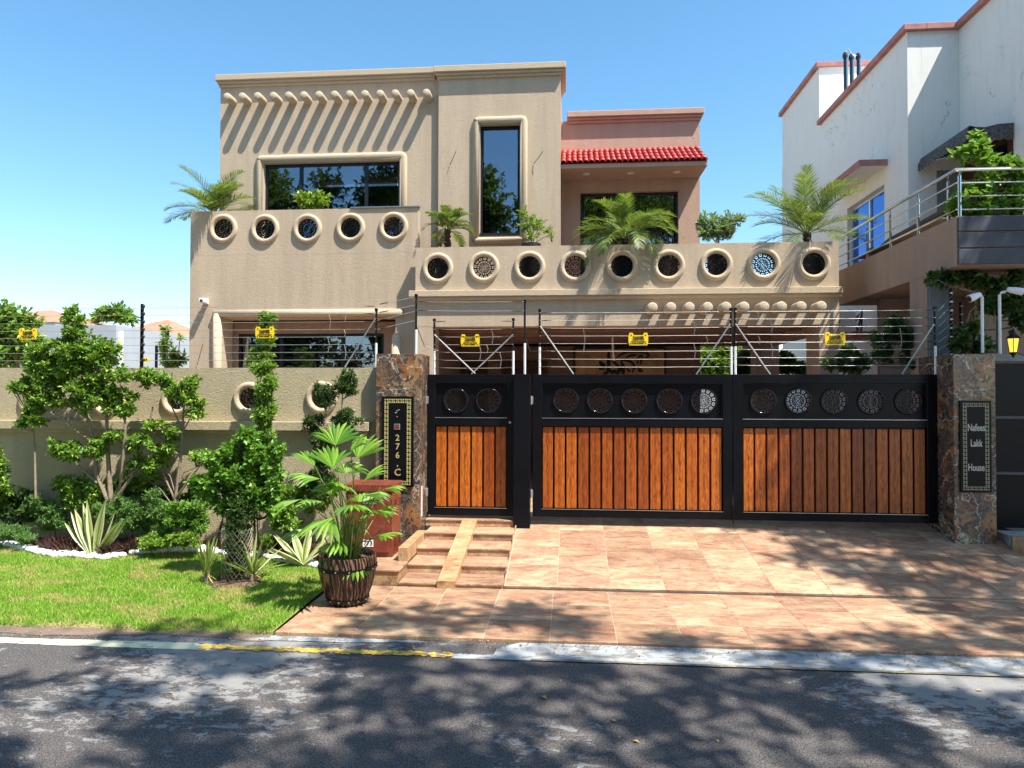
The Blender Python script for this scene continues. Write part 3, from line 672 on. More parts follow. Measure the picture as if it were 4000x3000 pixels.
# log ends
def logs(pts, y, L, r, mat='bead'):
    m = MB().use(mat).lathe((0, 0, 0), [(.001, 0), (r*.72, .002), (r*.93, .012), (r, .035), (r*1.0, L+.02)], 16, 'y')
    me = m.mesh('log_end', True)
    for (px, py) in pts:
        x, z = P(px, py, y-L)
        link('log_end', me, hs, (x, y-L, z), (random.uniform(-.02, .02), random.uniform(0, 6)*0, random.uniform(-.02, .02)))
z1x = [255, 337, 420, 505, 588, 670, 752, 836, 918, 1000, 1083, 1165, 1247, 1333]
logs([(700+.7233*x, 200+.7233*(243-21*(x-255)/1078)) for x in z1x], W2, .3, .078)
z2x = [765, 887, 1010, 1132, 1255, 1375, 1507, 1625, 1755, 1890]
logs([(2100+.5877*x, 350+.5877*(1447-8*(x-765)/1125)) for x in z2x], W0, .36, .088)
# red tiled canopy
cz = 6.49; cyf = 13.25; cxa = tx1+.004; cxb = P(2764, 640, cyf)[0]
m = MB().use('stucco_warm'); m.prism([(cyf, cz), (RY-.002, cz+.02), (RY-.002, cz+.62), (cyf, cz+.08)], cxa, cxb, 'x'); can = m.build('canopy', None, hs)
tl = math.hypot(.86, .52)/3.0+.05; ta = math.atan2(.54, .85)
def pantile(r, L):
    m = MB().use('red_tile'); n = 8; vs = []; fs = []
    for y, k in ((0, 1.04), (L, .78)):
        for rr in (r, r-.012):
            for i in range(n+1):
                a = math.pi*i/n; vs.append((rr*k*math.cos(a), y, rr*k*math.sin(a)))
    N = n+1
    for i in range(n):
        fs += [(i, i+1, 2*N+i+1, 2*N+i), (N+i+1, N+i, 3*N+i, 3*N+i+1), (i+1, i, N+i, N+i+1)]
    m.add(vs, fs); return m.mesh('roof_tile', True)
ncol = 26; pit = (cxb-cxa)/ncol; ptm = pantile(pit*.5, tl+.02)
for c in range(ncol):
    for r in range(4):
        t = r*.245
        o = link('roof_tile', ptm, can, (cxa+pit*(c+.5), cyf-.03+.86*t/.98, cz+.092+.53*t/.98), (ta-.03+random.uniform(-.02, .02), 0, random.uniform(-.02, .02)), (1, .95, 1.0))
m = MB().use('red_tile')
m.add([(cxa, cyf-.02, cz+.082), (cxb, cyf-.02, cz+.082), (cxb, RY-.01, cz+.61), (cxa, RY-.01, cz+.61)], [(0, 1, 2, 3)]); m.build('tile_bed', None, can)
for px, py in [(2290, 683), (2464, 682), (2644, 679)]:
    x, y = P(px, py, 13.65)[0], 13.65
    MB().use('white_plastic').lathe((x, y, cz+.006), [(.001, -.004), (.05, -.006), (.07, -.002), (.07, .012)], 16).build('downlight', None, can)
# ground floor / left balcony wall W1 with round holes
cir1 = [P(700+.7233*a, 200+.7233*b, W1-.05) for a, b in [(232, 955), (458, 957), (688, 955), (921, 950), (1154, 945)]]
zt1 = 5.52; hr = .195
gx0, gz1 = P(868, 1243, W1); gx1 = P(1545, 1243, W1)[0]
m = MB().use('stucco'); m.holes(XL, -2.71, 4.7, zt1, W1, W1+.16, [(x, z, hr) for x, z in cir1])
m.box(XL, gx0, W1, W1+.4, GZ, 4.698); m.box(gx1, -2.4, W1, W1+.4, GZ, 4.698); m.box(gx0, gx1, W1, W1+.4, gz1, 4.698); m.box(gx0, gx1, W1, W1+.4, GZ, 1.0)
m.build('wall', None, hs)
MB().use('stucco').box(XL, XL+.16, W1+.162, W2-.002, 3.7, zt1).box(XL, XL+.25, W1+.402, 19, GZ, 3.698).build('wall', None, hs)
MB().use('stucco').box(XL+.17, -2.5, W1+.41, W2+.3, 3.55, 3.7).build('floor_slab', None, hs)
MB().use('stucco').box(gx0+.1, gx1-.1, W1+.402, W1+.42, 1.0, 1.3).build('window_ledge', None, hs)
a0, a1 = P(935, 1310, W1+.5)[0], P(1502, 1310, W1+.5)[0]; az = P(935, 1305, W1+.5)[1]
m = MB().use('brown_stucco'); m.box(gx0-.3, a0, W1+.45, W1+.6, 1.0, 3.5); m.box(a1, gx1+.3, W1+.45, W1+.6, 1.0, 3.5); m.box(a0, a1, W1+.45, W1+.6, az, 3.5); m.build('wall', None, hs)
window(a0, a1, 1.2, az, W1+.48, (P(1100, 1400, W1+.5)[0], P(1340, 1400, W1+.5)[0]))
MB().use('dark_brown').box(XL+.3, -2.72, 15.2, 15.3, .3, 3.5).build('inner_wall', None, hs)
bx0 = gx0-.08; bx1 = gx1+.05; bz = gz1+.08
m = MB().use('bead'); m.tube([(bx0, W1-.01, 1.3), (bx0, W1-.01, bz)], .08, 12); m.tube([(bx0-.07, W1-.01, bz), (bx1+.1, W1-.01, bz)], .07, 12); m.build('window_surround', None, hs, smooth=True)
m = MB().use('bead'); m.tube([(bx1-.03, W1-.01, 1.3), (bx1-.03, W1-.01, P(1545, 1325, W1)[1])], .085, 12); m.blob((bx1-.03, W1-.01, P(1545, 1325, W1)[1]), .085, .085, .13, 12, 6, 0); m.build('window_surround', None, hs, smooth=True)
RG1 = ring_mesh(hr+.032, .046, 'bead')
def porthole(x, z, y, ringm, sc, yg, gsc):
    o = link('round_opening', ringm, hs, (x, y, z)); link('grille', GR, o, (x, yg, z), (0, random.uniform(0, 6), 0), (gsc, 1, gsc))
for x, z in cir1: porthole(x, z, W1-.005, RG1, 1, W1+.06, hr)
# right balcony band W0
bxl, bxr = -2.70, 4.53; zt0 = 4.73; zl1, zl0 = P(2400, 1128, W0-.08)[1], P(2400, 1152, W0-.08)[1]
cir0 = [P(a, b, W0-.03) for a, b in [(1709, 1047), (1889, 1043), (2068, 1041), (2247, 1040), (2430, 1038), (2613, 1036), (2799, 1032), (2985, 1031), (3181, 1029)]]
hr0 = .2
m = MB().use('stucco'); m.holes(bxl, bxr, zl1-.02, zt0, W0, W0+.16, [(x, z, hr0) for x, z in cir0]); 
m.box(bxr-.16, bxr, W0+.162, RY+3.5, 3.95, zt0); m.build('wall', None, hs)
RG0 = ring_mesh(hr0+.032, .046, 'bead')
for x, z in cir0: porthole(x, z, W0-.005, RG0, 1, W0+.06, hr0)
m = MB().use('bead'); m.box(bxl-.1, bxr+.03, W0-.1, W0+.01, zl0, zl1, .006); m.box(bxl-.05, bxr+.015, W0-.06, W0+.005, zl0-.06, zl0-.002, .006); m.build('cornice', None, hs)
bb = P(2400, 1272, W0)[1]
m = MB().use('stucco'); m.box(bxl, bxr, W0+.002, W0+.3, bb, zl1-.022); px1 = P(1690, 1300, W0)[0]; m.box(bxl, px1, W0+.004, W0+.35, GZ, bb-.001); m.build('wall', None, hs)
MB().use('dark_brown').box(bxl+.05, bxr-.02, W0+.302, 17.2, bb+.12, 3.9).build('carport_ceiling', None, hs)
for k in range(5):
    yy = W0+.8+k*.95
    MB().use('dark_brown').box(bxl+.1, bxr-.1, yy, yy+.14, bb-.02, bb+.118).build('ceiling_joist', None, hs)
c0, c1 = P(3201, 1300, W0)[0], bxr
MB().use('brown_stucco').box(c0, c1-.002, W0+.006, W0+.65, GZ, bb-.002).build('column', None, hs)
ca, cb_ = P(2954, 1400, 16.6)[0], P(3043, 1400, 16.6)[0]
MB().use('brown_stucco').box(ca, cb_, 16.6, 17.1, GZ, bb+.1).build('column', None, hs)
MB().use('brown_stucco').box(c1-.35, c1-.01, W0+.652, 17.1, bb-.1, bb+.118).build('beam', None, hs)
bwx = P(2735, 1400, 16.6)[0]
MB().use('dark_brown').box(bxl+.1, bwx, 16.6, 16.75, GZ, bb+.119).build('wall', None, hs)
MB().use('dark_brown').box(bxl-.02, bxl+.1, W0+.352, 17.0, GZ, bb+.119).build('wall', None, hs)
# carved double door in carport
dd = MB().use('door_wood')
for (pa, pb) in [(1735, 1815), (1825, 1905), (1960, 2045), (2055, 2140)]:
    xa, xb = P(pa, 1400, 16.5)[0], P(pb, 1400, 16.5)[0]; dd.box(xa, xb, 16.52, 16.598, GZ, 2.95, .006)
    for k in range(4): dd.box(xa+.08, xb-.08, 16.49, 16.519, .5+k*.6, .95+k*.6, .012)
dd.build('door', None, hs)
MB().use('white_plastic').box(-.0+P(2390, 1320, 14)[0]-.06, P(2390, 1320, 14)[0]+.06, 13.97, 14.03, bb+.07, bb+.1).tube([(P(2392, 1320, 14)[0], 14, bb+.07), (P(2392, 1320, 14)[0]+.01, 14, bb-.28), (P(2392, 1320, 14)[0]+.03, 14, bb-.5)], .022, 8).build('pendant_light', None, hs)
# hooks on the tower wall, small camera
def hook(px, py, qx, qy, Y):
    m = MB().use('darkbark'); a = P3(px, py, Y-.12); b_ = P3(qx, qy, Y-.01); m.tube([a, ((a[0]+b_[0])/2+.01, Y-.08, (a[2]+b_[2])/2), b_], .006, 6); m.build('iron_hook', None, hs)
hook(1781, 590, 1757, 645, TY); hook(2121, 590, 2085, 640, TY); hook(792, 1345, 770, 1425, W1)
cx_, cz_ = P(791, 1176, W1-.15)
t = thing('security_camera', (cx_, W1-.1, cz_), 'small white boxy camera high on the left corner of the house wall', 'camera')
m = MB().use('white_plastic'); m.box(cx_-.05, cx_+.06, W1-.2, W1-.06, cz_-.03, cz_+.05, .008); m.build('housing', None, t)
MB().use('white_plastic').box(cx_-.03, cx_+.04, W1-.058, W1-.002, cz_-.04, cz_+.06, .005).build('mount', None, t)
MB().use('black_plastic').lathe((cx_+.005, W1-.215, cz_-.0), [(.001, 0), (.024, .002), (.026, .02)], 14, 'y').build('lens', None, t)
m = MB().use('alu'); m.box(P(1370, 812, W1)[0], P(1640, 812, W1)[0], W1-.03, W1+.1, zt1+.003, zt1+.02)
m.build('metal_strip', None, label='thin pale metal strip lying along the top of the left balcony wall', cat='metal strip')
# calligraphy panel
qa, qz = P(2240, 1355, 16.4); qb, qz2 = P(2605, 1480, 16.4)
cp = thing('calligraphy_panel', ((qa+qb)/2, 16.5, qz2), 'wide ochre wall panel with flowing black calligraphy at the back of the carport', 'wall panel')
MB().use('parchment').box(qa+.05, qb-.05, 16.5, 16.52, qz2-.15, qz-.05).build('panel', None, cp)
MB().use('black_plastic').box(qa, qb, 16.523, 16.59, qz2-.2, qz, .01).build('backboard', None, cp)
def stroke(pts, w, Y, sub=6):
    P_ = [Vector((P(2200+x*.2411, 1250+y*.2411, Y)[0], 0, P(2200+x*.2411, 1250+y*.2411, Y)[1])) for x, y in pts]
    out = []; n = len(P_)
    for i in range(n-1):
        p0, p1, p2, p3 = P_[max(i-1, 0)], P_[i], P_[i+1], P_[min(i+2, n-1)]
        for k in range(sub):
            t = k/sub; out.append(.5*((2*p1)+(p2-p0)*t+(2*p0-5*p1+4*p2-p3)*t*t+(3*p1-p0-3*p2+p3)*t**3))
    out.append(P_[-1]); m = len(out); L = []; R_ = []
    for i, p in enumerate(out):
        t = (out[min(i+1, m-1)]-out[max(i-1, 0)]).normalized(); nn = Vector((-t.z, 0, t.x)); ww = w*(.35+.65*math.sin(math.pi*min(1, max(0, (i+.6)/m)))**.6)
        L.append(p+nn*ww); R_.append(p-nn*ww)
    return L, R_
m = MB().use('ink')
for pts, w in [([(735, 510), (735, 620), (735, 760), (720, 840), (640, 890)], .045), ([(640, 700), (600, 680), (620, 730), (660, 720), (640, 790), (570, 780)], .035),
               ([(790, 650), (880, 740), (910, 800), (880, 850), (820, 830), (790, 850), (740, 800)], .045), ([(810, 570), (790, 550), (830, 530), (820, 580)], .02),
               ([(880, 600), (1000, 530), (1200, 510), (1340, 530), (1380, 570), (1330, 620)], .035), ([(930, 690), (970, 650), (1080, 670), (1150, 740), (1120, 860)], .03),
               ([(950, 690), (970, 780), (970, 880)], .05), ([(1010, 620), (1080, 580), (1190, 570)], .03), ([(1200, 700), (1215, 620), (1260, 580), (1290, 610)], .03),
               ([(1250, 720), (1270, 640), (1300, 620)], .025), ([(1250, 790), (1280, 820), (1240, 830), (1230, 800), (1260, 780)], .025), ([(1060, 750), (1040, 800), (1080, 830), (1080, 800)], .022)]:
    L, R_ = stroke(pts, w, 16.49); n = len(L); vs = [(p.x, 16.49, p.z) for p in L]+[(p.x, 16.49, p.z) for p in R_]+[(p.x, 16.5, p.z) for p in L]+[(p.x, 16.5, p.z) for p in R_]
    m.add(vs, [(i, i+1, n+i+1, n+i) for i in range(n-1)]+[(i+1, i, 2*n+i, 2*n+i+1) for i in range(n-1)]+[(n+i, n+i+1, 3*n+i+1, 3*n+i) for i in range(n-1)])
m.build('lettering', None, cp)
# ---------------- boundary wall ----------------
BY = 9.24
bw = thing('boundary_wall', (-6, BY, 0), 'low beige stucco boundary wall with round grilles behind the flower bed', 'garden wall')
zt = 2.49; zla, zlb = P(700, 1645, 9.15)[1], P(700, 1680, 9.15)[1]
cb = [P(.678*x, 1100+.678*y, BY-.03) for x, y in [(-330, 680), (185, 680), (605, 680), (1012, 678), (1430, 672), (1850, 668)]]
m = MB().use('wallstucco'); m.holes(-12, -2.575, zla-.01, zt, BY, BY+.2, [(x, z, .15) for x, z in cb]); m.box(-12, -2.575, BY+.01, BY+.2, -.04, zla-.012); m.build('wall', None, bw)
m = MB().use('wallstucco'); m.box(-12.02, P(1440, 1660, 9.15)[0], 9.14, BY+.005, zlb, zla, .006); m.box(-12.02, P(1433, 1660, 9.15)[0], 9.19, BY+.006, zlb-.05, zlb-.002, .005); m.build('ledge', None, bw)
RGB = ring_mesh(.185, .042, 'bead')
for x, z in cb:
    o = link('ring', RGB, bw, (x, BY-.004, z)); link('grille', GR, o, (x, BY+.07, z), (0, random.uniform(0, 6), 0), (.15, 1, .15))
MB().use('tile').box(-12, 5.1, 9.64, 17.4, -.04, .3).build('courtyard', None, kind='structure')
# ---------------- gate pillars ----------------
PY = 9.08
def slabs(root, x0, x1, y0, y1, z0, z1, joints):
    zs = [z0]+joints+[z1]
    for a, b in zip(zs[:-1], zs[1:]):
        MB().use('granite').box(x0, x1, y0, y0+.02, a+.001, b-.001, .002).build('stone_slab', None, root)
        MB().use('granite').box(x0+.001, x0+.02, y0+.022, y1, a+.001, b-.001, .002).build('stone_slab', None, root)
        MB().use('granite').box(x1-.02, x1-.001, y0+.022, y1, a+.001, b-.001, .002).build('stone_slab', None, root)
    MB().use('granite').box(x0+.021, x1-.021, y0+.021, y1, z0, z1-.003).build('core', None, root)
pl0, pl1, pz = -2.57, P(1645, 1700, PY)[0], 2.668
pilL = thing('gate_pillar', ((pl0+pl1)/2, PY, .1), 'gate pillar clad in orange and black granite carrying the number 276 C plate', 'pillar')
slabs(pilL, pl0, pl1, PY, 9.62, .1, pz, [1.02, 1.85])
pr0, pr1 = P(3727, 1700, PY)[0], P(3890, 1700, PY)[0]
pilR = thing('gate_pillar', ((pr0+pr1)/2, PY, .1), 'shaded granite clad gate pillar at the right end carrying the Nafees Lakk House plate', 'pillar')
slabs(pilR, pr0, pr1, PY, 9.95, .1, 2.65, [1.02, 1.85])
def plate(name, px0, px1, py0, py1, label, mos, texts, lettermat, sx=1.0):
    Y = PY-.03; x0, z1 = P(px0, py0, Y); x1, z0 = P(px1, py1, Y)
    t = thing(name, ((x0+x1)/2, Y, z0), label, 'name plate')
    MB().use('gate_black').box(x0, x1, Y, PY-.002, z0, z1, .004).build('board', None, t)
    w = (x1-x0); s = w*.135; gap = w*.075; sm = MB().use(mos)
    # small inlaid square: four petals
    q = MB().use(mos); e = s*.46
    for a, b in ((-1, -1), (1, -1), (1, 1), (-1, 1)):
        c = [(a*e, b*e), (a*e*.12, b*e), (a*e*.3, b*e*.3), (a*e, b*e*.12)]
        if a*b < 0: c = c[::-1]
        q.prism(c, -.003, 0)
    qm = q.mesh('inlay')
    nx = max(3, round((w-2*gap)/s)); nz = round((z1-z0-2*gap)/s); sxx = (w-2*gap)/nx; szz = (z1-z0-2*gap)/nz
    for i in range(nx):
        for k in range(nz):
            if i in (0, nx-1) or k in (0, nz-1): link('inlay', qm, t, (x0+gap+sxx*(i+.5), Y-.0005, z0+gap+szz*(k+.5)))
    for body, py, size in texts:
        me = text_mesh(body, size, lettermat, .003, .0015, sx); x, z = P((px0+px1)/2, py, Y)
        link('lettering', me, t, (x, Y-.004, z))
    return t, x0, x1, z0, z1
tp, x0, x1, z0, z1 = plate('house_number_plate', 1492, 1614, 1548, 1905, 'tall black number plate with mosaic border reading 276 C on the left pillar', 'mosaic',
      [('2', 1711, .115), ('7', 1745, .115), ('6', 1779, .115), (',', 1812, .1), ('C', 1846, .13)], 'gold')
m = MB().use('silver_letter'); xc, zc = P(1552, 1606, PY-.03)
m.tube([(xc-.03, PY-.034, zc-.02), (xc-.012, PY-.034, zc-.025), (xc, PY-.034, zc), (xc-.01, PY-.034, zc+.012)], .004, 5); m.tube([(xc+.012, PY-.034, zc+.012), (xc+.03, PY-.034, zc+.02)], .005, 5); m.blob((xc, PY-.034, zc-.075), .006, .003, .006, 6, 4, 0)
m.build('small_script', None, tp)
xc, zc = P(1551, 1667, PY-.03)
MB().use('alu').box(xc-.04, xc+.04, PY-.036, PY-.031, zc-.04, zc+.04, .002).build('bell_frame', None, tp)
MB().use('cabinet').box(xc-.03, xc+.03, PY-.041, PY-.0365, zc-.03, zc+.03, .002).build('bell_button', None, tp)
plate('house_name_plate', 3750, 3876, 1565, 1925, 'tall black name plate reading Nafees Lakk House on the shaded right pillar', 'mosaic2',
      [('Nafees', 1671, .125), ('Lakk', 1732, .125), ('House', 1827, .125)], 'silver_letter', .6)
# ---------------- gates ----------------
GY = 9.5; gt, gb = 2.405, .463
PLANK = {}
def gate(name, x0, x1, label, discs, nplank, cat='gate'):
    g = thing(name, ((x0+x1)/2, GY, gb), label, cat)
    st = .10 if x1-x0 < 1.5 else .125
    za = P(2000, 1497, GY)[1]; zb = P(2300, 1635, GY)[1]; zc_ = P(2300, 1665, GY)[1]; zd = P(2300, 1990, GY)[1]
    f = MB().use('gate_black'); y0, y1 = GY-.04, GY+.04
    f.box(x0, x0+st, y0, y1, gb, gt, .004); f.box(x1-st, x1, y0, y1, gb, gt, .004)
    for a, b in ((gb, zd), (zb, zc_) if zb < zc_ else (zc_, zb), (za, gt)): f.box(x0+st-.003, x1-st+.003, y0+.002, y1-.002, a, b, .004)
    f.build('frame', None, g)
    lip = MB().use('alu'); lip.box(x0+st, x1-st, y0-.004, y0+.001, zb+.001, zb+.008); lip.box(x0+st, x1-st, y0-.004, y0+.001, zd+.001, zd+.007); lip.build('edge_strip', None, g)
    cs = [P(a, b, GY+.01) for a, b in discs]; r = .165
    MB().use('gate_black').holes(x0+st+.001, x1-st-.001, zb+.001, za-.001, GY+.012, GY+.03, [(x, z, r) for x, z in cs]).build('panel', None, g)
    fr = MB().use('gate_black'); a, b, c, d = x0+st, x1-st, zb, za
    fr.box(a+.001, b-.001, GY-.02, GY+.011, d-.02, d-.001); fr.box(a+.001, b-.001, GY-.02, GY+.011, c+.001, c+.02); fr.box(a+.001, a+.02, GY-.02, GY+.011, c+.021, d-.021); fr.box(b-.02, b-.001, GY-.02, GY+.011, c+.021, d-.021); fr.build('moulding', None, g)
    if 'rg' not in PLANK: PLANK['rg'] = ring_mesh(r, .014, 'gate_shiny')
    for x, z in cs:
        o = link('ring', PLANK['rg'], g, (x, GY-.0, z)); link('grille', GR, o, (x, GY+.022, z), (0, random.uniform(0, 6), 0), (r, .6, r))
    pw = (x1-x0-2*st)/nplank; key = (round(pw, 3))
    if key not in PLANK: PLANK[key] = MB().use('plank').box(-pw/2+.013, pw/2-.013, -.014, .014, -(zc_-zd)/2+.012, (zc_-zd)/2-.012, .005).mesh('plank')
    for i in range(nplank): link('plank', PLANK[key], g, (x0+st+pw*(i+.5), GY+.006, (zc_+zd)/2))
    MB().use('gate_black').box(x0+st-.001, x1-st+.001, GY+.022, GY+.036, zd, zc_).build('backing_sheet', None, g)
    return g
MAT['gate_shiny'] = simple('polished_black_ring', (.02, .02, .025), .12, .6)
g1 = gate('pedestrian_gate', -1.945, -.745, 'narrow black pedestrian gate with two round grilles and six vertical planks', [(1781, 1564), (1908, 1564)], 6)
sp_ = thing('gate_post', (-.62, 9.4, .33), 'plain black square post between the small gate and the double gate', 'gate post')
MB().use('gate_black').box(-.743, -.517, 9.33, 9.56, .30, 2.405, .004).build('post_shaft', None, sp_)
g2 = gate('driveway_gate', -.49, 2.185, 'sunlit left leaf of the wide black driveway gate with five round grilles', [(1400+.5877*x, 1563+i*1) for i, x in enumerate([1377, 1603, 1831, 2065])]+[(2749, 1566)], 15)
g3 = gate('driveway_gate', 2.195, 4.80, 'half shaded right leaf of the wide black driveway gate beside the dark pillar', [(2980, 1566), (3118, 1566), (3258, 1567), (3402, 1568), (3547, 1568)], 15)
for g, hx in ((g1, -1.955), (g2, -.503)):
    for py in (1562, 1920): 
        z = P(1665, py, GY)[1]; MB().use('alu').box(hx-.03, hx+.02, GY-.06, GY-.042, z-.05, z+.05, .003).tube([(hx-.005, GY-.065, z-.06), (hx-.005, GY-.065, z+.06)], .012, 8).build('hinge', None, g)
xk, zk = P(1992, 1650, GY-.04); MB().use('alu').lathe((xk, GY-.06, zk), [(.001, 0), (.016, 0), (.018, .02)], 12, 'y').build('lock', None, g1)
MB().use('black_metal').tube([(2.19, GY-.05, gb-.05), (2.19, GY-.05, gb+.2)], .008, 6).build('drop_bolt', None, g2)
MB().use('white_plastic').box(-1.955+.0, -1.952+.004, 9.1, 9.15, .5, .9).build('rubber_strip', None, pilL)
# ---------------- electric fence ----------------
def post(root, px, pytop, Y, z0, style='gate'):
    x, z1 = P(px, pytop, Y); h = z1-z0
    m = MB().use('black_metal').tube([(x, Y, z0), (x, Y, z1)], .0145, 8); m.box(x-.02, x+.02, Y-.02, Y+.02, z1-.035, z1+.003, .003)
    o = m.build('fence_post', None, root)
    MB().use('white_plastic').tube([(x+.002, Y-.004, z0), (x+.002, Y-.004, z0+h*.42)], .0165, 8).build('post_sleeve', None, root)
    return x, z1
INS = MB(); INS.use('black_plastic').tube([(.02, 0, 0), (.10, 0, 0)], [.004, .008], 6); INS.use('steel_dull').tube([(.10, 0, 0), (.16, 0, 0)], .005, 5); INS = INS.mesh('insulator')
def wires(root, Y, xa, xb, zs, label=None, endz=None, w=.003):
    for i, z in enumerate(zs):
        zb_ = endz[i] if endz else z
        n = 9; pts = [(xa+(xb-xa)*k/(n-1), Y-.018, z+(zb_-z)*k/(n-1)-.006*math.sin(math.pi*k/(n-1))+random.uniform(-.0015, .0015)) for k in range(n)]
        MB().use('wire').tube(pts, w, 5).build('wire', None, root)
        link('insulator', INS, root, (xa, Y-.018, z)); link('insulator', INS, root, (xb, Y-.018, zb_), (0, 0, math.pi))
def brace(root, a, b, Y):
    pa, pb = P3(*a, Y-.02), P3(*b, Y-.02); MB().use('alu').tube([pa, pb], .0095, 8).build('brace', None, root)
def droppers(root, items, Y):
    for px, ya, yb in items:
        a = P3(px, ya, Y-.02); b = P3(px+2, yb, Y-.02)
        MB().use('wire').tube([a, ((a[0]+b[0])/2+.02, a[1], (a[2]+b[2])/2), b], .0035, 5).build('link_wire', None, root)
fg = 'electric fence sections along the wall and gates'
# pedestrian gate section
f1 = thing('electric_fence', (-1.35, GY, gt), 'electric fence section with crossed braces above the narrow pedestrian gate', 'electric fence', fg)
xa = post(f1, 1697, 1246, GY, gt)[0]; xb = post(f1, 2005, 1244, GY, gt)[0]
wires(f1, GY, xa, xb, [P(1850, y, GY)[1] for y in (1256, 1286, 1316, 1346, 1376, 1407, 1437)])
brace(f1, (1697, 1307), (1856, 1459), GY); brace(f1, (2005, 1306), (1842, 1461), GY); droppers(f1, [(1920, 1286, 1345), (1872, 1345, 1407), (1952, 1376, 1436), (1900, 1346, 1380)], GY)
f2 = thing('electric_fence', (.85, GY, gt), 'long electric fence section above the sunlit left gate leaf', 'electric fence', fg)
yl = (1220, 1250, 1281, 1311, 1341, 1371, 1402, 1433)
xa = post(f2, 2108, 1208, GY, gt)[0]; xb = post(f2, 2855, 1203, GY, gt)[0]
wires(f2, GY, xa, xb, [P(2480, y, GY)[1] for y in yl]); brace(f2, (2110, 1273), (2240, 1461), GY); brace(f2, (2853, 1265), (2720, 1462), GY)
droppers(f2, [(2278, 1281, 1371), (2708, 1250, 1311), (2755, 1220, 1281), (2710, 1341, 1402), (2757, 1311, 1345)], GY)
f3 = thing('electric_fence', (3.5, GY, gt), 'electric fence section above the half shaded right gate leaf', 'electric fence', fg)
xa = post(f3, 2871, 1203, GY, gt)[0]; xb = post(f3, 3651, 1198, GY, gt)[0]
wires(f3, GY, xa, xb, [P(3260, y-6, GY)[1] for y in yl]); brace(f3, (2873, 1265), (3008, 1462), GY); brace(f3, (3648, 1266), (3524, 1462), GY)
droppers(f3, [(2960, 1220, 1281), (2962, 1311, 1345), (3010, 1250, 1311), (3012, 1341, 1402), (3515, 1281, 1371)], GY)
f4 = thing('electric_fence', (-1.4, 9.4, 2.4), 'two tall fence posts standing on the number pillar and centre post with two wires', 'electric fence', fg)
xp, zp = post(f4, 1626, 1150, PY+.3, pz); xq, zq = post(f4, 2050, 1172, GY, gt)
wires(f4, PY+.3, xp, xq, [P(1800, y, PY+.3)[1] for y in (1178, 1212)], None, [P(1900, y, PY+.3)[1] for y in (1180, 1216)])
MB().use('black_plastic').tube([(xp, PY+.3, zp-.42), (xp+.12, PY+.3, zp-.72), (xp+.3, PY+.35, zp-.78)], .006, 6).build('cable', None, f4)
MB().use('black_plastic').tube([(xq, GY, zq-.5), (xq+.08, GY, zq-.72), (xq+.2, GY, zq-.7)], .006, 6).build('cable', None, f4)
f5 = thing('electric_fence', (-5, BY, 2.49), 'very long eight wire electric fence along the top of the beige boundary wall', 'electric fence', fg)
FY = BY+.1
xa = -12.; xb, zb5 = post(f5, 1470, 1206, FY, 2.49); yl5 = (1197, 1226, 1257, 1287, 1316, 1346, 1376, 1406)
wires(f5, FY, xa, xb, [P(1100, y, FY)[1] for y in yl5], None, [P(1400, y, FY)[1] for y in yl5])
xm, zm = P(556, 1187, FY)
MB().use('black_metal').box(xm-.018, xm+.018, FY-.018, FY+.018, 2.49, zm, .003).build('fence_post', None, f5)
KN = MB().use('black_plastic').blob((0, 0, 0), .024, .02, .03, 8, 6, 0).mesh('insulator', True)
for y in yl5: link('insulator', KN, f5, (xm+.032, FY-.02, P(556, y, FY)[1]))
xm2, zm2 = P(612, 1350, FY+.3); MB().use('black_metal').box(xm2-.015, xm2+.015, FY+.28, FY+.31, 2.2, zm2, .003).build('fence_post', None, f5)
brace(f5, (1468, 1242), (1345, 1437), FY); droppers(f5, [(1285, 1226, 1285), (1345, 1195, 1257), (1280, 1316, 1376), (1343, 1287, 1316), (1345, 1346, 1405)], FY)
m = MB()
for ya, yb in ((1190, 1160), (1222, 1192), (1252, 1216), (1287, 1252)):
    m.use('wire').tube([P3(1475, ya, FY), P3(1622, yb, PY+.3)], .0038, 5); m.use('black_plastic').tube([P3(1485, ya-2, FY), P3(1515, ya-8, FY)], .007, 5)
m.build('corner_wire', None, f5)
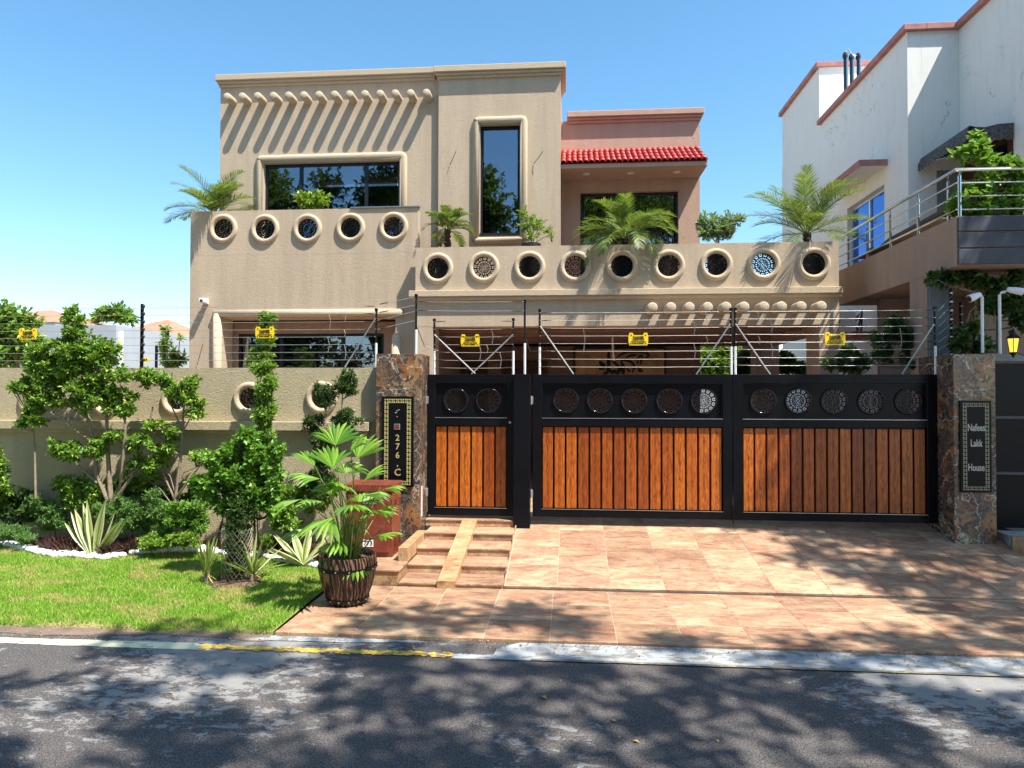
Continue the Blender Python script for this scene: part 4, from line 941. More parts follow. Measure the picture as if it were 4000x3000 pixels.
# danger signs
def danger(px0, px1, py0, py1, Y, label, rot=0, small=False):
    x0, z1 = P(px0, py0, Y); x1, z0 = P(px1, py1, Y); w = (x1-x0)/2; h = (z1-z0)/2
    t = thing('danger_sign', ((x0+x1)/2, Y, (z0+z1)/2), label, 'warning sign', 'yellow danger signs on the electric fence')
    sh = [(-.92*w, -h), (.92*w, -h), (.94*w, -.62*h), (w, -.5*h), (w, .45*h), (.9*w, h), (.58*w, h), (.46*w, .62*h), (-.46*w, .62*h), (-.58*w, h), (-.9*w, h), (-w, .45*h), (-w, -.5*h), (-.94*w, -.62*h)]
    c = Vector(wl(t)); R_ = Matrix.Rotation(rot, 4, 'Z')
    b = MB().use('yellow').prism(sh, -.004, .004); b.v = [tuple(R_ @ Vector(v)+c) for v in b.v]; b.build('board', None, t)
    if small:
        me = text_mesh('H', h*1.1, 'ink', .001, .004); link('symbol', me, t, tuple(c+R_ @ Vector((0, -.006, -h*.1))), (0, 0, rot)); return t
    for body, dz, sz, bo in (('DANGER', .2, .42, .012), ('12000 VOLT', -.13, .24, .004), ('(TECH ELECTRIC FENCE)', -.42, .17, .002), ('0300-4408881', -.7, .22, .004)):
        me = text_mesh(body, h*sz*1.5, 'ink', .001, bo*h*2); wd = max(v.co.x for v in me.vertices)*2; s = min(1.0, 1.5*w/wd) if body != 'DANGER' else 1.15*w/wd
        link('lettering', me, t, tuple(c+R_ @ Vector((0, -.006, dz*h))), (0, 0, rot), (s, 1, 1))
    r = MB().use('ink')
    for a, b_ in ((-.72, .62), (.72, .62), (-.76, -.72), (.76, -.72)): r.box(a*w-.008, a*w+.008, -.008, -.0045, b_*h-.008, b_*h+.008, .002)
    r.v = [tuple(R_ @ Vector(v)+c) for v in r.v]; r.build('clip', None, t)
    return t
danger(75, 143, 1282, 1326, FY-.03, 'yellow DANGER sign on the wires above the bushes at the far left')
danger(998, 1070, 1276, 1321, FY-.03, 'yellow DANGER sign in front of the slender columnar tree')
danger(1800, 1873, 1306, 1353, GY-.03, 'yellow DANGER sign above the narrow pedestrian gate')
danger(2455, 2532, 1300, 1349, GY-.03, 'yellow DANGER sign above the calligraphy panel and the sunlit gate leaf')
danger(3222, 3302, 1297, 1348, GY-.03, 'yellow DANGER sign above the shaded gate leaf near the carport column')
danger(3403, 3430, 1334, 1371, 11.0, 'small yellow sign seen nearly edge on among vines behind the right gate', .5, True)
danger(558, 580, 1395, 1417, FY+.1, 'small yellow sign at the foot of the thick left fence post', .5, True)
# ---------------- cabinet on pedestal ----------------
pd = thing('cabinet_plinth', (-2.3, 7.7, 0), 'ochre stone plinth under the rust brown meter cabinet', 'plinth')
MB().use('tile_yellow').box(-2.66, -1.885, 7.6, 8.5, -.02, .145, .003).build('base', None, pd)
MB().use('tile').box(-2.68, -1.872, 7.585, 8.52, .147, .17, .004).build('top_slab', None, pd)
cbx0, cbx1, cby0, cby1 = -2.68, P(1530, 2000, 8.15)[0], 8.15, 8.6
cz0, cz1 = .17, P(1500, 1893, 8.15)[1]
cb_o = thing('meter_cabinet', ((cbx0+cbx1)/2, cby0, cz0), 'rust brown metal meter cabinet with two small labels standing on the stone plinth', 'cabinet')
MB().use('cabinet').box(cbx0, cbx1, cby0+.03, cby1, cz0, cz1-.09, .004).build('body', None, cb_o)
MB().use('cabinet').box(cbx0-.015, cbx1+.015, cby0-.0, cby1+.02, cz1-.088, cz1, .006).build('lid', None, cb_o)
MB().use('cabinet').box(cbx0+.03, cbx1-.03, cby0+.005, cby0+.028, cz0+.06, cz1-.13, .004).build('door', None, cb_o)
m = MB().use('black_plastic')
for k in range(3):
    for q in range(2):
        yy = cby0+.13+q*.2; m.box(cbx1-.002, cbx1+.004, yy, yy+.11, cz1-.22-k*.035, cz1-.21-k*.035); m.box(cbx1-.002, cbx1+.004, yy, yy+.08, cz0+.12+k*.035, cz0+.13+k*.035)
m.build('vent_slot', None, cb_o)
MB().use('alu').box(P(1418, 1957, cby0)[0], P(1471, 1957, cby0)[0], cby0-.001, cby0+.0045, P(1440, 1969, cby0)[1], P(1440, 1948, cby0)[1]).build('metal_label', None, cb_o)
link('lettering', text_mesh('DE  5AA09', .05, 'ink', .0005), cb_o, (P(1444, 1958, cby0)[0], cby0-.002, P(1444, 1958, cby0)[1]))
MB().use('white_plastic').box(P(1417, 2120, cby0)[0], P(1458, 2120, cby0)[0], cby0-.001, cby0+.0045, P(1440, 2136, cby0)[1], P(1440, 2109, cby0)[1]).build('paper_label', None, cb_o)
link('lettering', text_mesh('773', .075, 'slate', .0005, .002), cb_o, (P(1438, 2123, cby0)[0], cby0-.002, P(1438, 2123, cby0)[1]))
# ---------------- barrel planter ----------------
bx, by = -2.245, 6.93
bp = thing('barrel_planter', (bx, by, 0), 'dark carved wooden looking barrel planter at the corner of lawn and paving', 'planter')
prof = [(.17, .0), (.185, .01), (.2, .04), (.245, .16), (.272, .27), (.285, .36), (.288, .43), (.283, .49), (.262, .49), (.25, .46), (.24, .42)]
b_ = MB().use('barrel').lathe((bx, by, 0), prof, 40); b_.build('staves', None, bp, smooth=False, auto=True)
for z, r in ((.37, .290), (.055, .210)):
    dz = .035 if z > .1 else .028
    hp = MB().use('black_metal').lathe((bx, by, z), [(r-.02, -dz/2), (r+.006, -dz/2), (r+.01, dz/2), (r-.02, dz/2)], 40).build('hoop', None, bp, auto=True)
    m = MB().use('alu')
    for k in range(14): a = 2*math.pi*(k+.3)/14; m.blob((bx+(r+.01)*math.cos(a), by+(r+.01)*math.sin(a), z), .009, .009, .009, 6, 4, 0)
    m.build('rivet', None, hp)
m = MB().use('black_metal')
for k in range(14):
    a = 2*math.pi*(k+.8)/14; m.tube([(bx+(r2+.001)*math.cos(a), by+(r2+.001)*math.sin(a), z2) for r2, z2 in ((.2, .04), (.245, .16), (.272, .27), (.285, .36), (.288, .43), (.283, .49))], .0035, 4)
m.build('stave_joint', None, bp)
MB().use('soil').lathe((bx, by, 0), [(.248, .44), (.001, .455)], 24).build('soil', None, bp)
# ---------------- fan palm ----------------
def fan_leaf(root, hub, base, yaw, pitch, R, nseg=13, span=3.9, droop=.35, mat='leaf_fan'):
    """pleated fan: hub point, facing direction; petiole from base to hub"""
    d = Vector((math.cos(yaw)*math.cos(pitch), math.sin(yaw)*math.cos(pitch), math.sin(pitch)))
    s = d.cross(Vector((0, 0, 1))).normalized(); u = s.cross(d).normalized(); m = MB().use(mat); hub = Vector(hub)
    for i in range(nseg):
        a = -span/2+span*(i+.5)/nseg; da = span/nseg*.5; L = R*(.72+.28*math.cos(a*.75))*random.uniform(.9, 1.06)
        def pt(ang, r, lift=0):
            q = hub+(d*math.cos(ang)+s*math.sin(ang))*r+u*lift; q.z -= droop*r*r/R*(1.0+.5*abs(a)); return q
        j = random.uniform(-.05, .05)
        vs = [hub, pt(a-da, L*.58, -.004), pt(a, L*.58, .010), pt(a+da, L*.58, -.004), pt(a-da*.62+j, L*.8, 0), pt(a+j, L*.8, .010), pt(a+da*.62+j, L*.8, 0), pt(a+j*1.5, L)]
        m.add(vs, [(0, 1, 2), (0, 2, 3), (1, 4, 5, 2), (2, 5, 6, 3), (4, 7, 5), (5, 7, 6)])
    lf = m.build('fan_leaf', None, root)
    b0 = Vector(base); mid = (b0+hub)/2+Vector(((b0-hub).x*.25, (b0-hub).y*.25, .03))
    MB().use('leaf_strap').tube([b0, mid, hub], [.008, .006, .004], 5).build('petiole', None, lf)
fp = thing('fan_palm', (bx, by, .45), 'bright green fan palm with long pleated leaves growing in the barrel planter', 'palm')
fans = [(1260, 1960, 170, -.1, .26), (1300, 1830, 120, .6, .30), (1250, 1870, 200, .2, .28), (1395, 1790, 60, .8, .30), (1310, 1740, 100, 1.0, .27), (1420, 1935, 10, .15, .24), (1370, 1760, 40, 1.0, .25),
        (1240, 2050, 200, -.4, .28), (1300, 2020, 240, -.5, .3), (1400, 1960, 75, .4, .25), (1370, 1970, 300, -.2, .24), (1500, 1910, 10, .1, .2), (1480, 2090, 350, -.2, .2), (1175, 1950, 185, -.3, .25),
        (1330, 1900, 260, .3, .26), (1420, 1880, 30, .7, .25), (1440, 2010, 320, .1, .24), (1385, 2190, 290, -.8, .17), (1330, 2110, 250, -.9, .2), (1230, 1820, 150, .5, .25), (1350, 1850, 80, .9, .26), (1290, 1930, 110, .3, .25), (1470, 2000, 30, .3, .22), (1390, 2050, 270, 0, .2)]
for i, (px, py, dg, pit_, R) in enumerate(fans):
    Y = by-.12+.3*random.uniform(-1, 1); hub = P3(px, py, Y)
    fan_leaf(fp, hub, (bx+random.uniform(-.1, .1), by+random.uniform(-.1, .1), .44), math.radians(dg), pit_*.7+.35, R*1.3, random.choice([8, 9, 11]), random.uniform(1.2, 2.5), random.uniform(.1, .5))
m = MB().use('leaf_strap')
for k in range(34):
    a = random.uniform(0, 6.28); r = random.uniform(.02, .14); h = random.uniform(.3, .8)
    m.tube([(bx+r*math.cos(a), by+r*math.sin(a), .44), (bx+2*r*math.cos(a), by+2*r*math.sin(a), .44+h*.6), (bx+3.2*r*math.cos(a), by+3.2*r*math.sin(a), .44+h)], [.008, .006, .004], 5)
m.build('stalk', None, fp)
# ---------------- feather palms on the balconies ----------------
def frond(root, base, yaw, el, L, droop=1.1, nl=34, ll=.22, mat='leaf_palm', wd=.018):
    n = 14; p = Vector(base); pts = [p.copy()]; e = el; dirs = []
    for i in range(n):
        d = Vector((math.cos(yaw)*math.cos(e), math.sin(yaw)*math.cos(e), math.sin(e))); dirs.append(d); p = p+d*L/n; pts.append(p.copy()); e -= droop/n*(1+.8*i/n)
    C = []; D = []; U = []; Ls = []
    for k in range(nl):
        t = .14+.86*(k+.5)/nl; q = t*n; i = min(n-1, int(q)); b = pts[i].lerp(pts[i+1], q-i); d = dirs[i]; s = d.cross(Vector((0, 0, 1)))
        s = s.normalized() if s.length > 1e-3 else Vector((1, 0, 0)); u = s.cross(d).normalized()
        l = ll*(math.sin(math.pi*min(1, .12+t*.86))**.7+.12)
        for sg in (-1, 1):
            v = d*(.75+.5*t)+s*sg*1.0+u*random.uniform(.1, .5)+Vector((random.uniform(-.08, .08),)*3)
            C.append(b); D.append(v); U.append(u); Ls.append(l*random.uniform(.85, 1.1))
    C = np.array([list(c) for c in C]); D = np.array([list(c) for c in D]); U = np.array([list(c) for c in U]); Ls = np.array(Ls)
    # leaflets as two-part drooping blades
    Dn = D/np.linalg.norm(D, axis=1, keepdims=True); Sd = np.cross(Dn, U); Sd /= np.linalg.norm(Sd, axis=1, keepdims=True)+1e-9
    mid = C+Dn*Ls[:, None]*.5; tip = mid+(Dn+np.array([0, 0, -.25]))*Ls[:, None]*.48; w = wd
    V = np.stack([C-Sd*w*.4, C+Sd*w*.4, mid+Sd*w*.5, mid-Sd*w*.5, tip], 1).reshape(-1, 3)
    ps = []
    for k in range(len(C)): a = k*5; ps += [(a, a+1, a+2, a+3), (a+3, a+2, a+4)]
    off = wl(root); o = link('frond', npmesh('frond', V-np.array(off), ps, [mat]), root, off)
    MB().use('leaf_strap').tube(pts, [.009-.0005*i for i in range(n+1)], 5).build('midrib', None, o)
def fpalm(name, crown, label, n, L, els, pot=None, trunk=None, droop=1.2, ll=.2, yaws=None, cat='palm', wd=.015):
    t = thing(name, (crown[0], crown[1], crown[2]-.3), label, cat)
    for i in range(n):
        yw_ = (yaws[i] if yaws else 2*math.pi*(i+.5)/n*1.0+i*2.4); el = random.uniform(*els)
        frond(t, (crown[0]+.02*math.cos(yw_), crown[1]+.02*math.sin(yw_), crown[2]), yw_, el, L*random.uniform(.8, 1.1), droop*random.uniform(.8, 1.2), 34, ll, wd=wd)
    if trunk:
        m = MB().use('darkbark'); zz = crown[2]-trunk; 
        pr = [(.045+.012*math.sin(k*2.6)+.02*(k/14)**3, trunk*k/14) for k in range(15)]; m.lathe((crown[0], crown[1], zz), pr, 9)
        for k in range(46):
            a = random.uniform(0, 6.28); h = random.uniform(.02, trunk); m.tube([(crown[0]+.05*math.cos(a), crown[1]+.05*math.sin(a), zz+h), (crown[0]+.075*math.cos(a), crown[1]+.075*math.sin(a), zz+h+.045)], [.012, .003], 4)
        m.build('trunk', None, t)
    return t
def pot(x, y, z0, z1, r, label):
    t = thing('plant_pot', (x, y, z0), label, 'plant pot')
    MB().use('black_plastic').lathe((x, y, z0), [(r*.7, 0), (r*.98, (z1-z0)*.9), (r*1.06, (z1-z0)*.9), (r*1.06, z1-z0), (r*.95, z1-z0), (r*.9, (z1-z0)*.9)], 24).build('shell', None, t, auto=True)
    MB().use('soil').lathe((x, y, z0), [(r*.92, (z1-z0)*.9), (.001, (z1-z0)*.92)], 16).build('soil', None, t); return t
FZ = 3.88
# ordinals in labels follow the picture
yA = 12.72; cA = P3(838, 815, yA); pot(cA[0], yA, 3.72, 5.1, .22, 'dark pot behind the first round grille of the left balcony under a palm')
fpalm('feather_palm', (cA[0], yA, cA[2]-.12), 'wispy grey green palm at the left corner of the left balcony', 24, 1.0, (.25, 1.4), None, .35, .85, .26)
yB = 12.5; cB = P3(1748, 900, yB); pot(cB[0]-.0, yB, FZ, 4.55, .2, 'dark pot behind the left end of the right balcony under the small palm')
fpalm('feather_palm', (cB[0], yB, cB[2]), 'small palm with a thick dark trunk beside the tall tower window', 20, .56, (.1, 1.45), None, .42, 1.0, .17, wd=.016)
yC = 12.32; cC = P3(2440, 925, yC); pot(cC[0], yC+.0, FZ, 4.66, .24, 'dark pot behind the fifth round grille of the right balcony')
yw_c = [2*math.pi*k/30*2.4+k for k in range(46)]
fpalm('feather_palm', (cC[0], yC, cC[2]-.02), 'dense bushy palm drooping over the balcony under the red tiled canopy', 34, 1.02, (.0, 1.4), None, .3, 1.25, .27, yw_c, wd=.015)
yD = 12.5; cD = P3(3152, 910, yD); pot(cD[0], yD, FZ, 4.6, .24, 'dark pot behind the last round grille of the right balcony')
fpalm('feather_palm', (cD[0], yD, cD[2]-.02), 'tall open palm at the right end of the right balcony before the white neighbouring house', 26, 1.25, (.25, 1.45), None, .35, .7, .3)
for px, r, lab in ((1709, .2, 'dark pot behind the first round grille of the right balcony'), (2068, .25, 'dark pot filling the third round grille of the right balcony'), (2799, .22, 'dark pot behind the seventh round grille of the right balcony')):
    x = P(px, 1040, 12.5)[0]+.05; pot(x, 12.5, FZ, 4.71, r, lab)
def shrub(name, label, clumps, mat, stems, dens=70, L=.07, Wd=.03, cat='shrub', base=None, kindmat='bark', per=7, shell=.4, group=None):
    c0_ = clumps[0][0]; b0 = base or (c0_[0], c0_[1], c0_[2]-.4)
    t = thing(name, b0, label, cat, group); foliage('foliage', clumps, mat, t, dens, L, Wd, per, shell)
    if stems:
        m = MB().use(kindmat)
        for pts, r in stems: m.tube(pts, [r*(1-.6*i/(len(pts)-1)) for i in range(len(pts))], 6)
        m.build('stem', None, t)
        sp_t = [Vector(p).lerp(Vector(q), k/4) for pts, r in stems for p, q in zip(pts[:-1], pts[1:]) for k in range(5)]; m = MB().use(kindmat)
        for c, rr in clumps:
            c = Vector(c); n0 = min(sp_t, key=lambda p: (p-c).length+(.3 if p.z > c.z else 0))
            if (n0-c).length > .05:
                for _ in range(2):
                    e_ = c+Vector((random.uniform(-.7, .7)*rr[0], random.uniform(-.7, .7)*rr[1], random.uniform(-.2, .8)*rr[2])); md = n0.lerp(e_, .5)+Vector((0, 0, -.03)); m.tube([n0, md, e_], [.006, .0045, .002], 4, False)
        if m.v: m.build('twig', None, t)['kind'] = 'stuff'
    return t
def CL(lst, Y, sc=1.0, dep=.8, brk=1):
    out = []; lst = list(lst)
    if brk > 1:
        l2 = []
        for it in lst:
            for _ in range(brk):
                a = random.uniform(0, 6.28); q = random.random()**.5; l2.append((it[0]+it[2]*.68*q*math.cos(a), it[1]+it[3]*.72*q*math.sin(a), max(9, it[2]*random.uniform(.22, .5)), max(8, it[3]*random.uniform(.28, .6)))+tuple(it[4:]))
        lst = l2
    for it in lst:
        px, py, rx, ry = it[:4]; yy = Y+(it[4] if len(it) > 4 else random.uniform(-.12, .12)); k = yy/F
        out.append(((*P3(px, py, yy),), (rx*k*sc, max(.08, dep*(rx+ry)/2*k), ry*k*sc)))
    return out
sA = P3(1218, 812, 12.6); shrub('balcony_shrub', 'round yellow green shrub on the left balcony in front of the wide window', CL([(1218, 785, 62, 32), (1190, 775, 40, 22), (1255, 778, 35, 25)], 12.6), 'leaf_lime', [((sA[0], 12.6, 4.9), (sA[0], 12.6, sA[2]))and([(sA[0], 12.6, 4.9), (sA[0], 12.6, sA[2]+.1)], .02)], 90, .1, .055)
x3 = P(2100, 950, 12.45)[0]
pot(x3-.12, 12.45, 4.3, 4.86, .17, 'low dark bowl pot just above the right balcony wall')
b3 = (x3-.1, 12.45, 4.85)
shrub('balcony_shrub', 'spindly light green shrub beside the lower corner of the tower window', CL([(2050, 830, 28, 30), (2075, 870, 35, 35), (2110, 880, 30, 30), (2140, 900, 22, 22), (2080, 920, 40, 18), (2155, 925, 14, 16), (2045, 880, 20, 30)], 12.45), 'leaf_lime',
      [([b3, P3(2060, 890, 12.45), P3(2050, 815, 12.45)], .012), ([b3, P3(2100, 900, 12.5), P3(2120, 870, 12.5)], .01), ([b3, P3(2120, 930, 12.4), P3(2155, 910, 12.4)], .009)], 45, .075, .035)
b4 = P3(2800, 950, 12.45)
shrub('balcony_shrub', 'pale variegated shrub between the canopy window and the tall right palm', CL([(2745, 875, 26, 42), (2790, 868, 34, 35), (2840, 870, 40, 36), (2885, 858, 26, 22), (2800, 910, 60, 24), (2750, 910, 25, 25), (2850, 905, 30, 25)], 12.45), 'leaf_pale',
      [([b4, P3(2760, 905, 12.45), P3(2745, 860, 12.45)], .012), ([b4, P3(2830, 900, 12.45), P3(2870, 860, 12.45)], .012), ([b4, P3(2800, 880, 12.45)], .012)], 80, .085, .04)
# ---------------- garden plants ----------------
def Z5(x, y): return (x*.678, 1100+y*.678)
def C5(lst, Y, dep=.8): return CL([(*Z5(a, b), c*.88, d*.86)+tuple(e) for a, b, c, d, *e in lst], Y, 1.0, dep*1.3, 10)
def S5(lst, Y, jy=.0):
    out = []
    for pts, r in lst:
        j = random.uniform(-.1, .1); out.append(([P3(*Z5(a, b), Y+j*min(1, i*.5)) for i, (a, b) in enumerate(pts)], r))
    return out
def base5(x, y, Y): return P3(*Z5(x, y), Y)
t = shrub('ficus_shrub', 'tall many stemmed green shrub with ragged crown in front of the boundary wall at left',
  C5([(430, 205, 60, 55), (425, 290, 55, 60), (300, 400, 120, 55), (450, 420, 170, 90), (240, 500, 100, 80), (410, 540, 150, 80), (600, 400, 70, 60), (640, 510, 95, 60), (560, 600, 90, 60), (110, 610, 50, 25), (200, 600, 80, 50), (170, 730, 70, 45), (160, 810, 85, 50), (330, 670, 120, 45), (470, 690, 80, 45), (690, 640, 100, 60), (720, 730, 70, 35), (340, 950, 95, 45), (430, 980, 100, 40), (560, 950, 75, 50), (800, 940, 75, 45), (820, 1050, 60, 60), (660, 890, 50, 30), (600, 700, 60, 40)], 8.75), 'leaf_ficus',
  S5([([(640, 1290), (625, 1050), (615, 800), (600, 600)], .035), ([(625, 1270), (560, 1120), (540, 920), (490, 740), (430, 540)], .03), ([(540, 930), (440, 860), (300, 760)], .016), ([(645, 1280), (700, 1150), (722, 850), (715, 660)], .03), ([(655, 1270), (760, 1120), (850, 890), (880, 720)], .024), ([(560, 1160), (450, 1060), (370, 970)], .014), ([(600, 620), (560, 500), (430, 250)], .016), ([(520, 800), (400, 720), (250, 560)], .013), ([(615, 800), (680, 700), (720, 640)], .012), ([(700, 1150), (790, 1080), (820, 1010)], .012), ([(205, 1250), (200, 950), (185, 780)], .016), ([(490, 740), (560, 640), (640, 500)], .012)], 8.75),
  115, .062, .036, 'shrub', base5(640, 1300, 8.7), 'bark')
shrub('ficus_shrub', 'open branched green shrub between the big shrub and the vine covered bush',
  C5([(870, 550, 90, 45), (980, 600, 70, 60), (1080, 620, 80, 60), (1110, 690, 60, 50), (1130, 760, 55, 25), (890, 830, 70, 25), (995, 870, 45, 35), (930, 1000, 60, 45), (1160, 1010, 50, 35), (960, 960, 40, 25)], 8.8), 'leaf_ficus',
  S5([([(1000, 1430), (1010, 1250), (1040, 1020), (1050, 850), (1065, 640)], .026), ([(1010, 1250), (1100, 1130), (1160, 1050)], .016), ([(1010, 1260), (950, 1130), (910, 1020)], .014), ([(1045, 880), (1100, 780), (1130, 710)], .012), ([(1040, 1010), (950, 920), (860, 840)], .012), ([(1015, 1240), (980, 1120), (900, 1040)], .01), ([(1050, 850), (980, 700), (900, 560)], .012), ([(1020, 1200), (1060, 1100), (1130, 1070)], .01), ([(1000, 1300), (930, 1200), (840, 1130)], .008)], 8.8), 100, .06, .036, 'shrub', base5(1000, 1430, 8.8))
shrub('ficus_shrub', 'dark green bush cut off by the left edge of the photograph', C5([(-20, 1080, 60, 60), (0, 1180, 55, 70), (-40, 1000, 50, 60)], 8.8), 'leaf_ficus', S5([([(-30, 1330), (-25, 1050)], .02)], 8.8), 110, .06, .034, 'shrub', base5(-30, 1330, 8.8))
shrub('columnar_tree', 'slender columnar tree rising above the wall behind the yellow danger sign',
  C5([(1540, 200, 40, 35, 1.0), (1535, 270, 45, 45, 1.0), (1530, 340, 45, 40, .98), (1515, 390, 75, 45, .95), (1490, 440, 80, 50, .9), (1520, 510, 65, 55, .45), (1530, 590, 60, 55), (1525, 670, 60, 60), (1520, 750, 65, 60), (1525, 830, 65, 55), (1520, 900, 65, 50), (1545, 1000, 50, 60), (1560, 1100, 50, 60)], 8.5), 'leaf_ficus', S5([([(1500, 1420), (1510, 900), (1522, 560)], .022)], 8.5)+[([P3(*Z5(1522, 560), 8.85), P3(*Z5(1525, 450), 9.42), P3(*Z5(1540, 190), 9.5)], .014)], 150, .05, .026, 'tree', base5(1500, 1420, 8.5))
shrub('topiary_tree', 'small cloud pruned tree with dark green pompons beside the left gate pillar',
  C5([(1870, 650, 80, 75), (1990, 600, 80, 50), (2000, 545, 40, 35), (1815, 830, 75, 50), (1820, 890, 50, 35), (2010, 810, 80, 50), (1990, 870, 55, 35), (1900, 940, 55, 45), (1990, 760, 45, 25), (1850, 1010, 60, 60), (1800, 1150, 50, 60), (1810, 1230, 60, 50), (1860, 1090, 40, 60)], 8.7, .7), 'leaf_dark',
  S5([([(1830, 1300), (1840, 1080), (1868, 900), (1880, 680)], .024), ([(1840, 1000), (1800, 1020), (1815, 900)], .014), ([(1900, 980), (1965, 860), (1975, 620)], .02), ([(1860, 1100), (1900, 980), (1950, 930), (2000, 830)], .016)], 8.7), 170, .045, .02, 'tree', base5(1830, 1300, 8.7), per=8, shell=.55)
# vine bush in its chain link guard
vy = 7.75
shrub('climbing_vine_bush', 'dense bright green climber with round leaves spilling over the wire tree guard',
  C5([(1425, 900, 55, 40), (1350, 1000, 100, 55), (1250, 1060, 90, 55), (1180, 1150, 65, 60), (1300, 1150, 120, 80), (1450, 1010, 90, 70), (1500, 1110, 100, 80), (1570, 1180, 55, 70), (1400, 1220, 120, 60), (1600, 965, 45, 20), (1480, 1280, 100, 45), (1200, 1230, 50, 50), (1550, 1290, 50, 55), (1560, 1060, 50, 60), (1350, 1290, 90, 40)], vy, .9), 'leaf_vine',
  S5([([(1330, 1560), (1320, 1350), (1360, 1100)], .05), ([(1470, 1600), (1465, 1300)], .02), ([(1490, 1600), (1480, 1300)], .012), ([(1250, 1500), (1300, 1300)], .014)], vy), 105, .075, .058, 'climber', base5(1330, 1600, vy), 'darkbark')
gx_, gy_ = G(900, 2292); gd = thing('tree_guard', (gx_, gy_+.12, 0), 'low cylinder of rusty chain link mesh around the climber on the lawn', 'wire guard')
m = MB().use('wire'); R_ = .16; cxg, cyg = gx_, gy_+.14; nn = 20; hh = .62; nz_ = 17
for k in range(nn):
    for sg in (1, -1):
        a0_ = 2*math.pi*k/nn; pts = []
        for i in range(nz_+1): a = a0_+sg*i*math.pi/nn; pts.append((cxg+R_*math.cos(a), cyg+R_*math.sin(a), hh*i/nz_))
        m.tube(pts, .0022, 3, False)
m.build('chain_link', 'wire_rust', gd)
MB().use('soil').lathe((cxg, cyg, 0), [(.32, .0), (.25, .035), (.001, .05)], 20).build('mulch', None, gd)
m = MB().use('darkbark')
for k in range(26): 
    a = random.uniform(0, 6.28); r = random.uniform(.15, .32); x, y = cxg+r*math.cos(a), cyg+r*math.sin(a); b = random.uniform(0, 6.28); l = random.uniform(.05, .14)
    m.tube([(x, y, .04), (x+l*math.cos(b), y+l*math.sin(b), .05+random.uniform(0, .06))], .004, 4)
m.build('twig', None, gd)
# inside dark foliage behind the mesh
foliage('dead_vine', [((cxg, cyg, .4), (.13, .13, .4)), ((cxg, cyg+.1, .75), (.2, .15, .3))], 'leaf_dark', gd, 260, .05, .025)
MB().use('darkbark').tube([(cxg, cyg+.02, 0), (cxg+.02, cyg+.03, .5), (cxg+.05, cyg+.2, 1.1)], [.07, .06, .03], 8).build('trunk', None, gd)
def blade(root, base, yaw, el, L, w, droop, mats=('leaf_strap',), n=7, wav=0):
    p = Vector(base); e = el; rows_ = []; s = Vector((-math.sin(yaw), math.cos(yaw), 0))
    tw = random.uniform(-.5, .5)
    for i in range(n+1):
        t = i/n; d = Vector((math.cos(yaw)*math.cos(e), math.sin(yaw)*math.cos(e), math.sin(e))); u = s.cross(d)*-1
        ww = w*(.55+1.0*t)*(1 if t < .45 else 1) if t < .45 else w*1.0*(1-((t-.45)/.55)**1.6)
        sd = (s*math.cos(tw)+u*math.sin(tw)); nrm = d.cross(sd)
        rows_.append([p-sd*ww*.5-nrm*ww*.2, p-sd*ww*.22-nrm*ww*.05, p+nrm*0, p+sd*ww*.22-nrm*ww*.05, p+sd*ww*.5-nrm*ww*.2]); p = p+d*L/n; e -= droop/n
    m = MB(); vs = [v for r in rows_ for v in r]
    for k in range(4):
        m.use(mats[-1] if k in (0, 3) else mats[0]); kk = len(m.v)
        m.add(sum([[r[k], r[k+1]] for r in rows_], []), [(2*i, 2*i+1, 2*i+3, 2*i+2) for i in range(n)])
    m.build('leaf', None, root)
ag = base5(545, 1540, 8.45); a_ = thing('variegated_agave', ag, 'large rosette of cream edged sword leaves standing behind the white stones', 'agave')
for dx, el, L in [(-1, .75, .62), (-1, .95, .66), (-1, 1.15, .66), (-.8, 1.35, .7), (-.5, 1.45, .72), (.2, 1.5, .75), (.6, 1.4, .7), (1, 1.2, .62), (1, .95, .72), (1, .8, .6), (.9, 1.25, .45), (-.9, 1.2, .45)]:
    yw_ = (math.pi if dx < 0 else 0)+random.uniform(-.5, .5); blade(a_, (ag[0]+dx*.03, ag[1], .05), yw_, el, L, .105, random.uniform(-.1, .35), ('leaf_strap', 'leaf_cream'))
ag2 = P3(1185, 2150, 8.2); a2 = thing('variegated_agave', ag2, 'smaller cream striped agave half hidden behind the barrel palm', 'agave')
for yw_, el, L in [(3.1, .5, .5), (2.9, .8, .55), (3.3, 1.0, .5), (2.6, 1.2, .5), (3.6, .7, .45), (.2, 1.0, .5), (.1, .7, .45), (3.0, .3, .42), (1.5, 1.3, .5)]: blade(a2, (ag2[0], ag2[1], .06), yw_, el, L, .11, .4, ('leaf_strap', 'leaf_cream'))
for (px, py, lab, n, L, els) in ((808, 2286, 'upright tied clump of yucca blades left of the wire tree guard', 20, .44, (1.15, 1.55)), (985, 2284, 'spreading yucca clump right of the wire tree guard', 22, .46, (.35, 1.45))):
    x, y = G(px, py); y_ = thing('yucca', (x, y, 0), lab, 'yucca')
    MB().use('bark').tube([(x, y, 0), (x, y, .12)], .03, 8).build('stem', None, y_)
    for k in range(n): blade(y_, (x+random.uniform(-.02, .02), y+random.uniform(-.02, .02), .1), random.uniform(0, 6.28), random.uniform(*els), L*random.uniform(.8, 1.1), .032, random.uniform(.1, .6))
    for k in range(6): blade(y_, (x, y, .12), random.uniform(0, 6.28), random.uniform(-.9, -.2), .16, .02, .6, ('leaf_dry',))
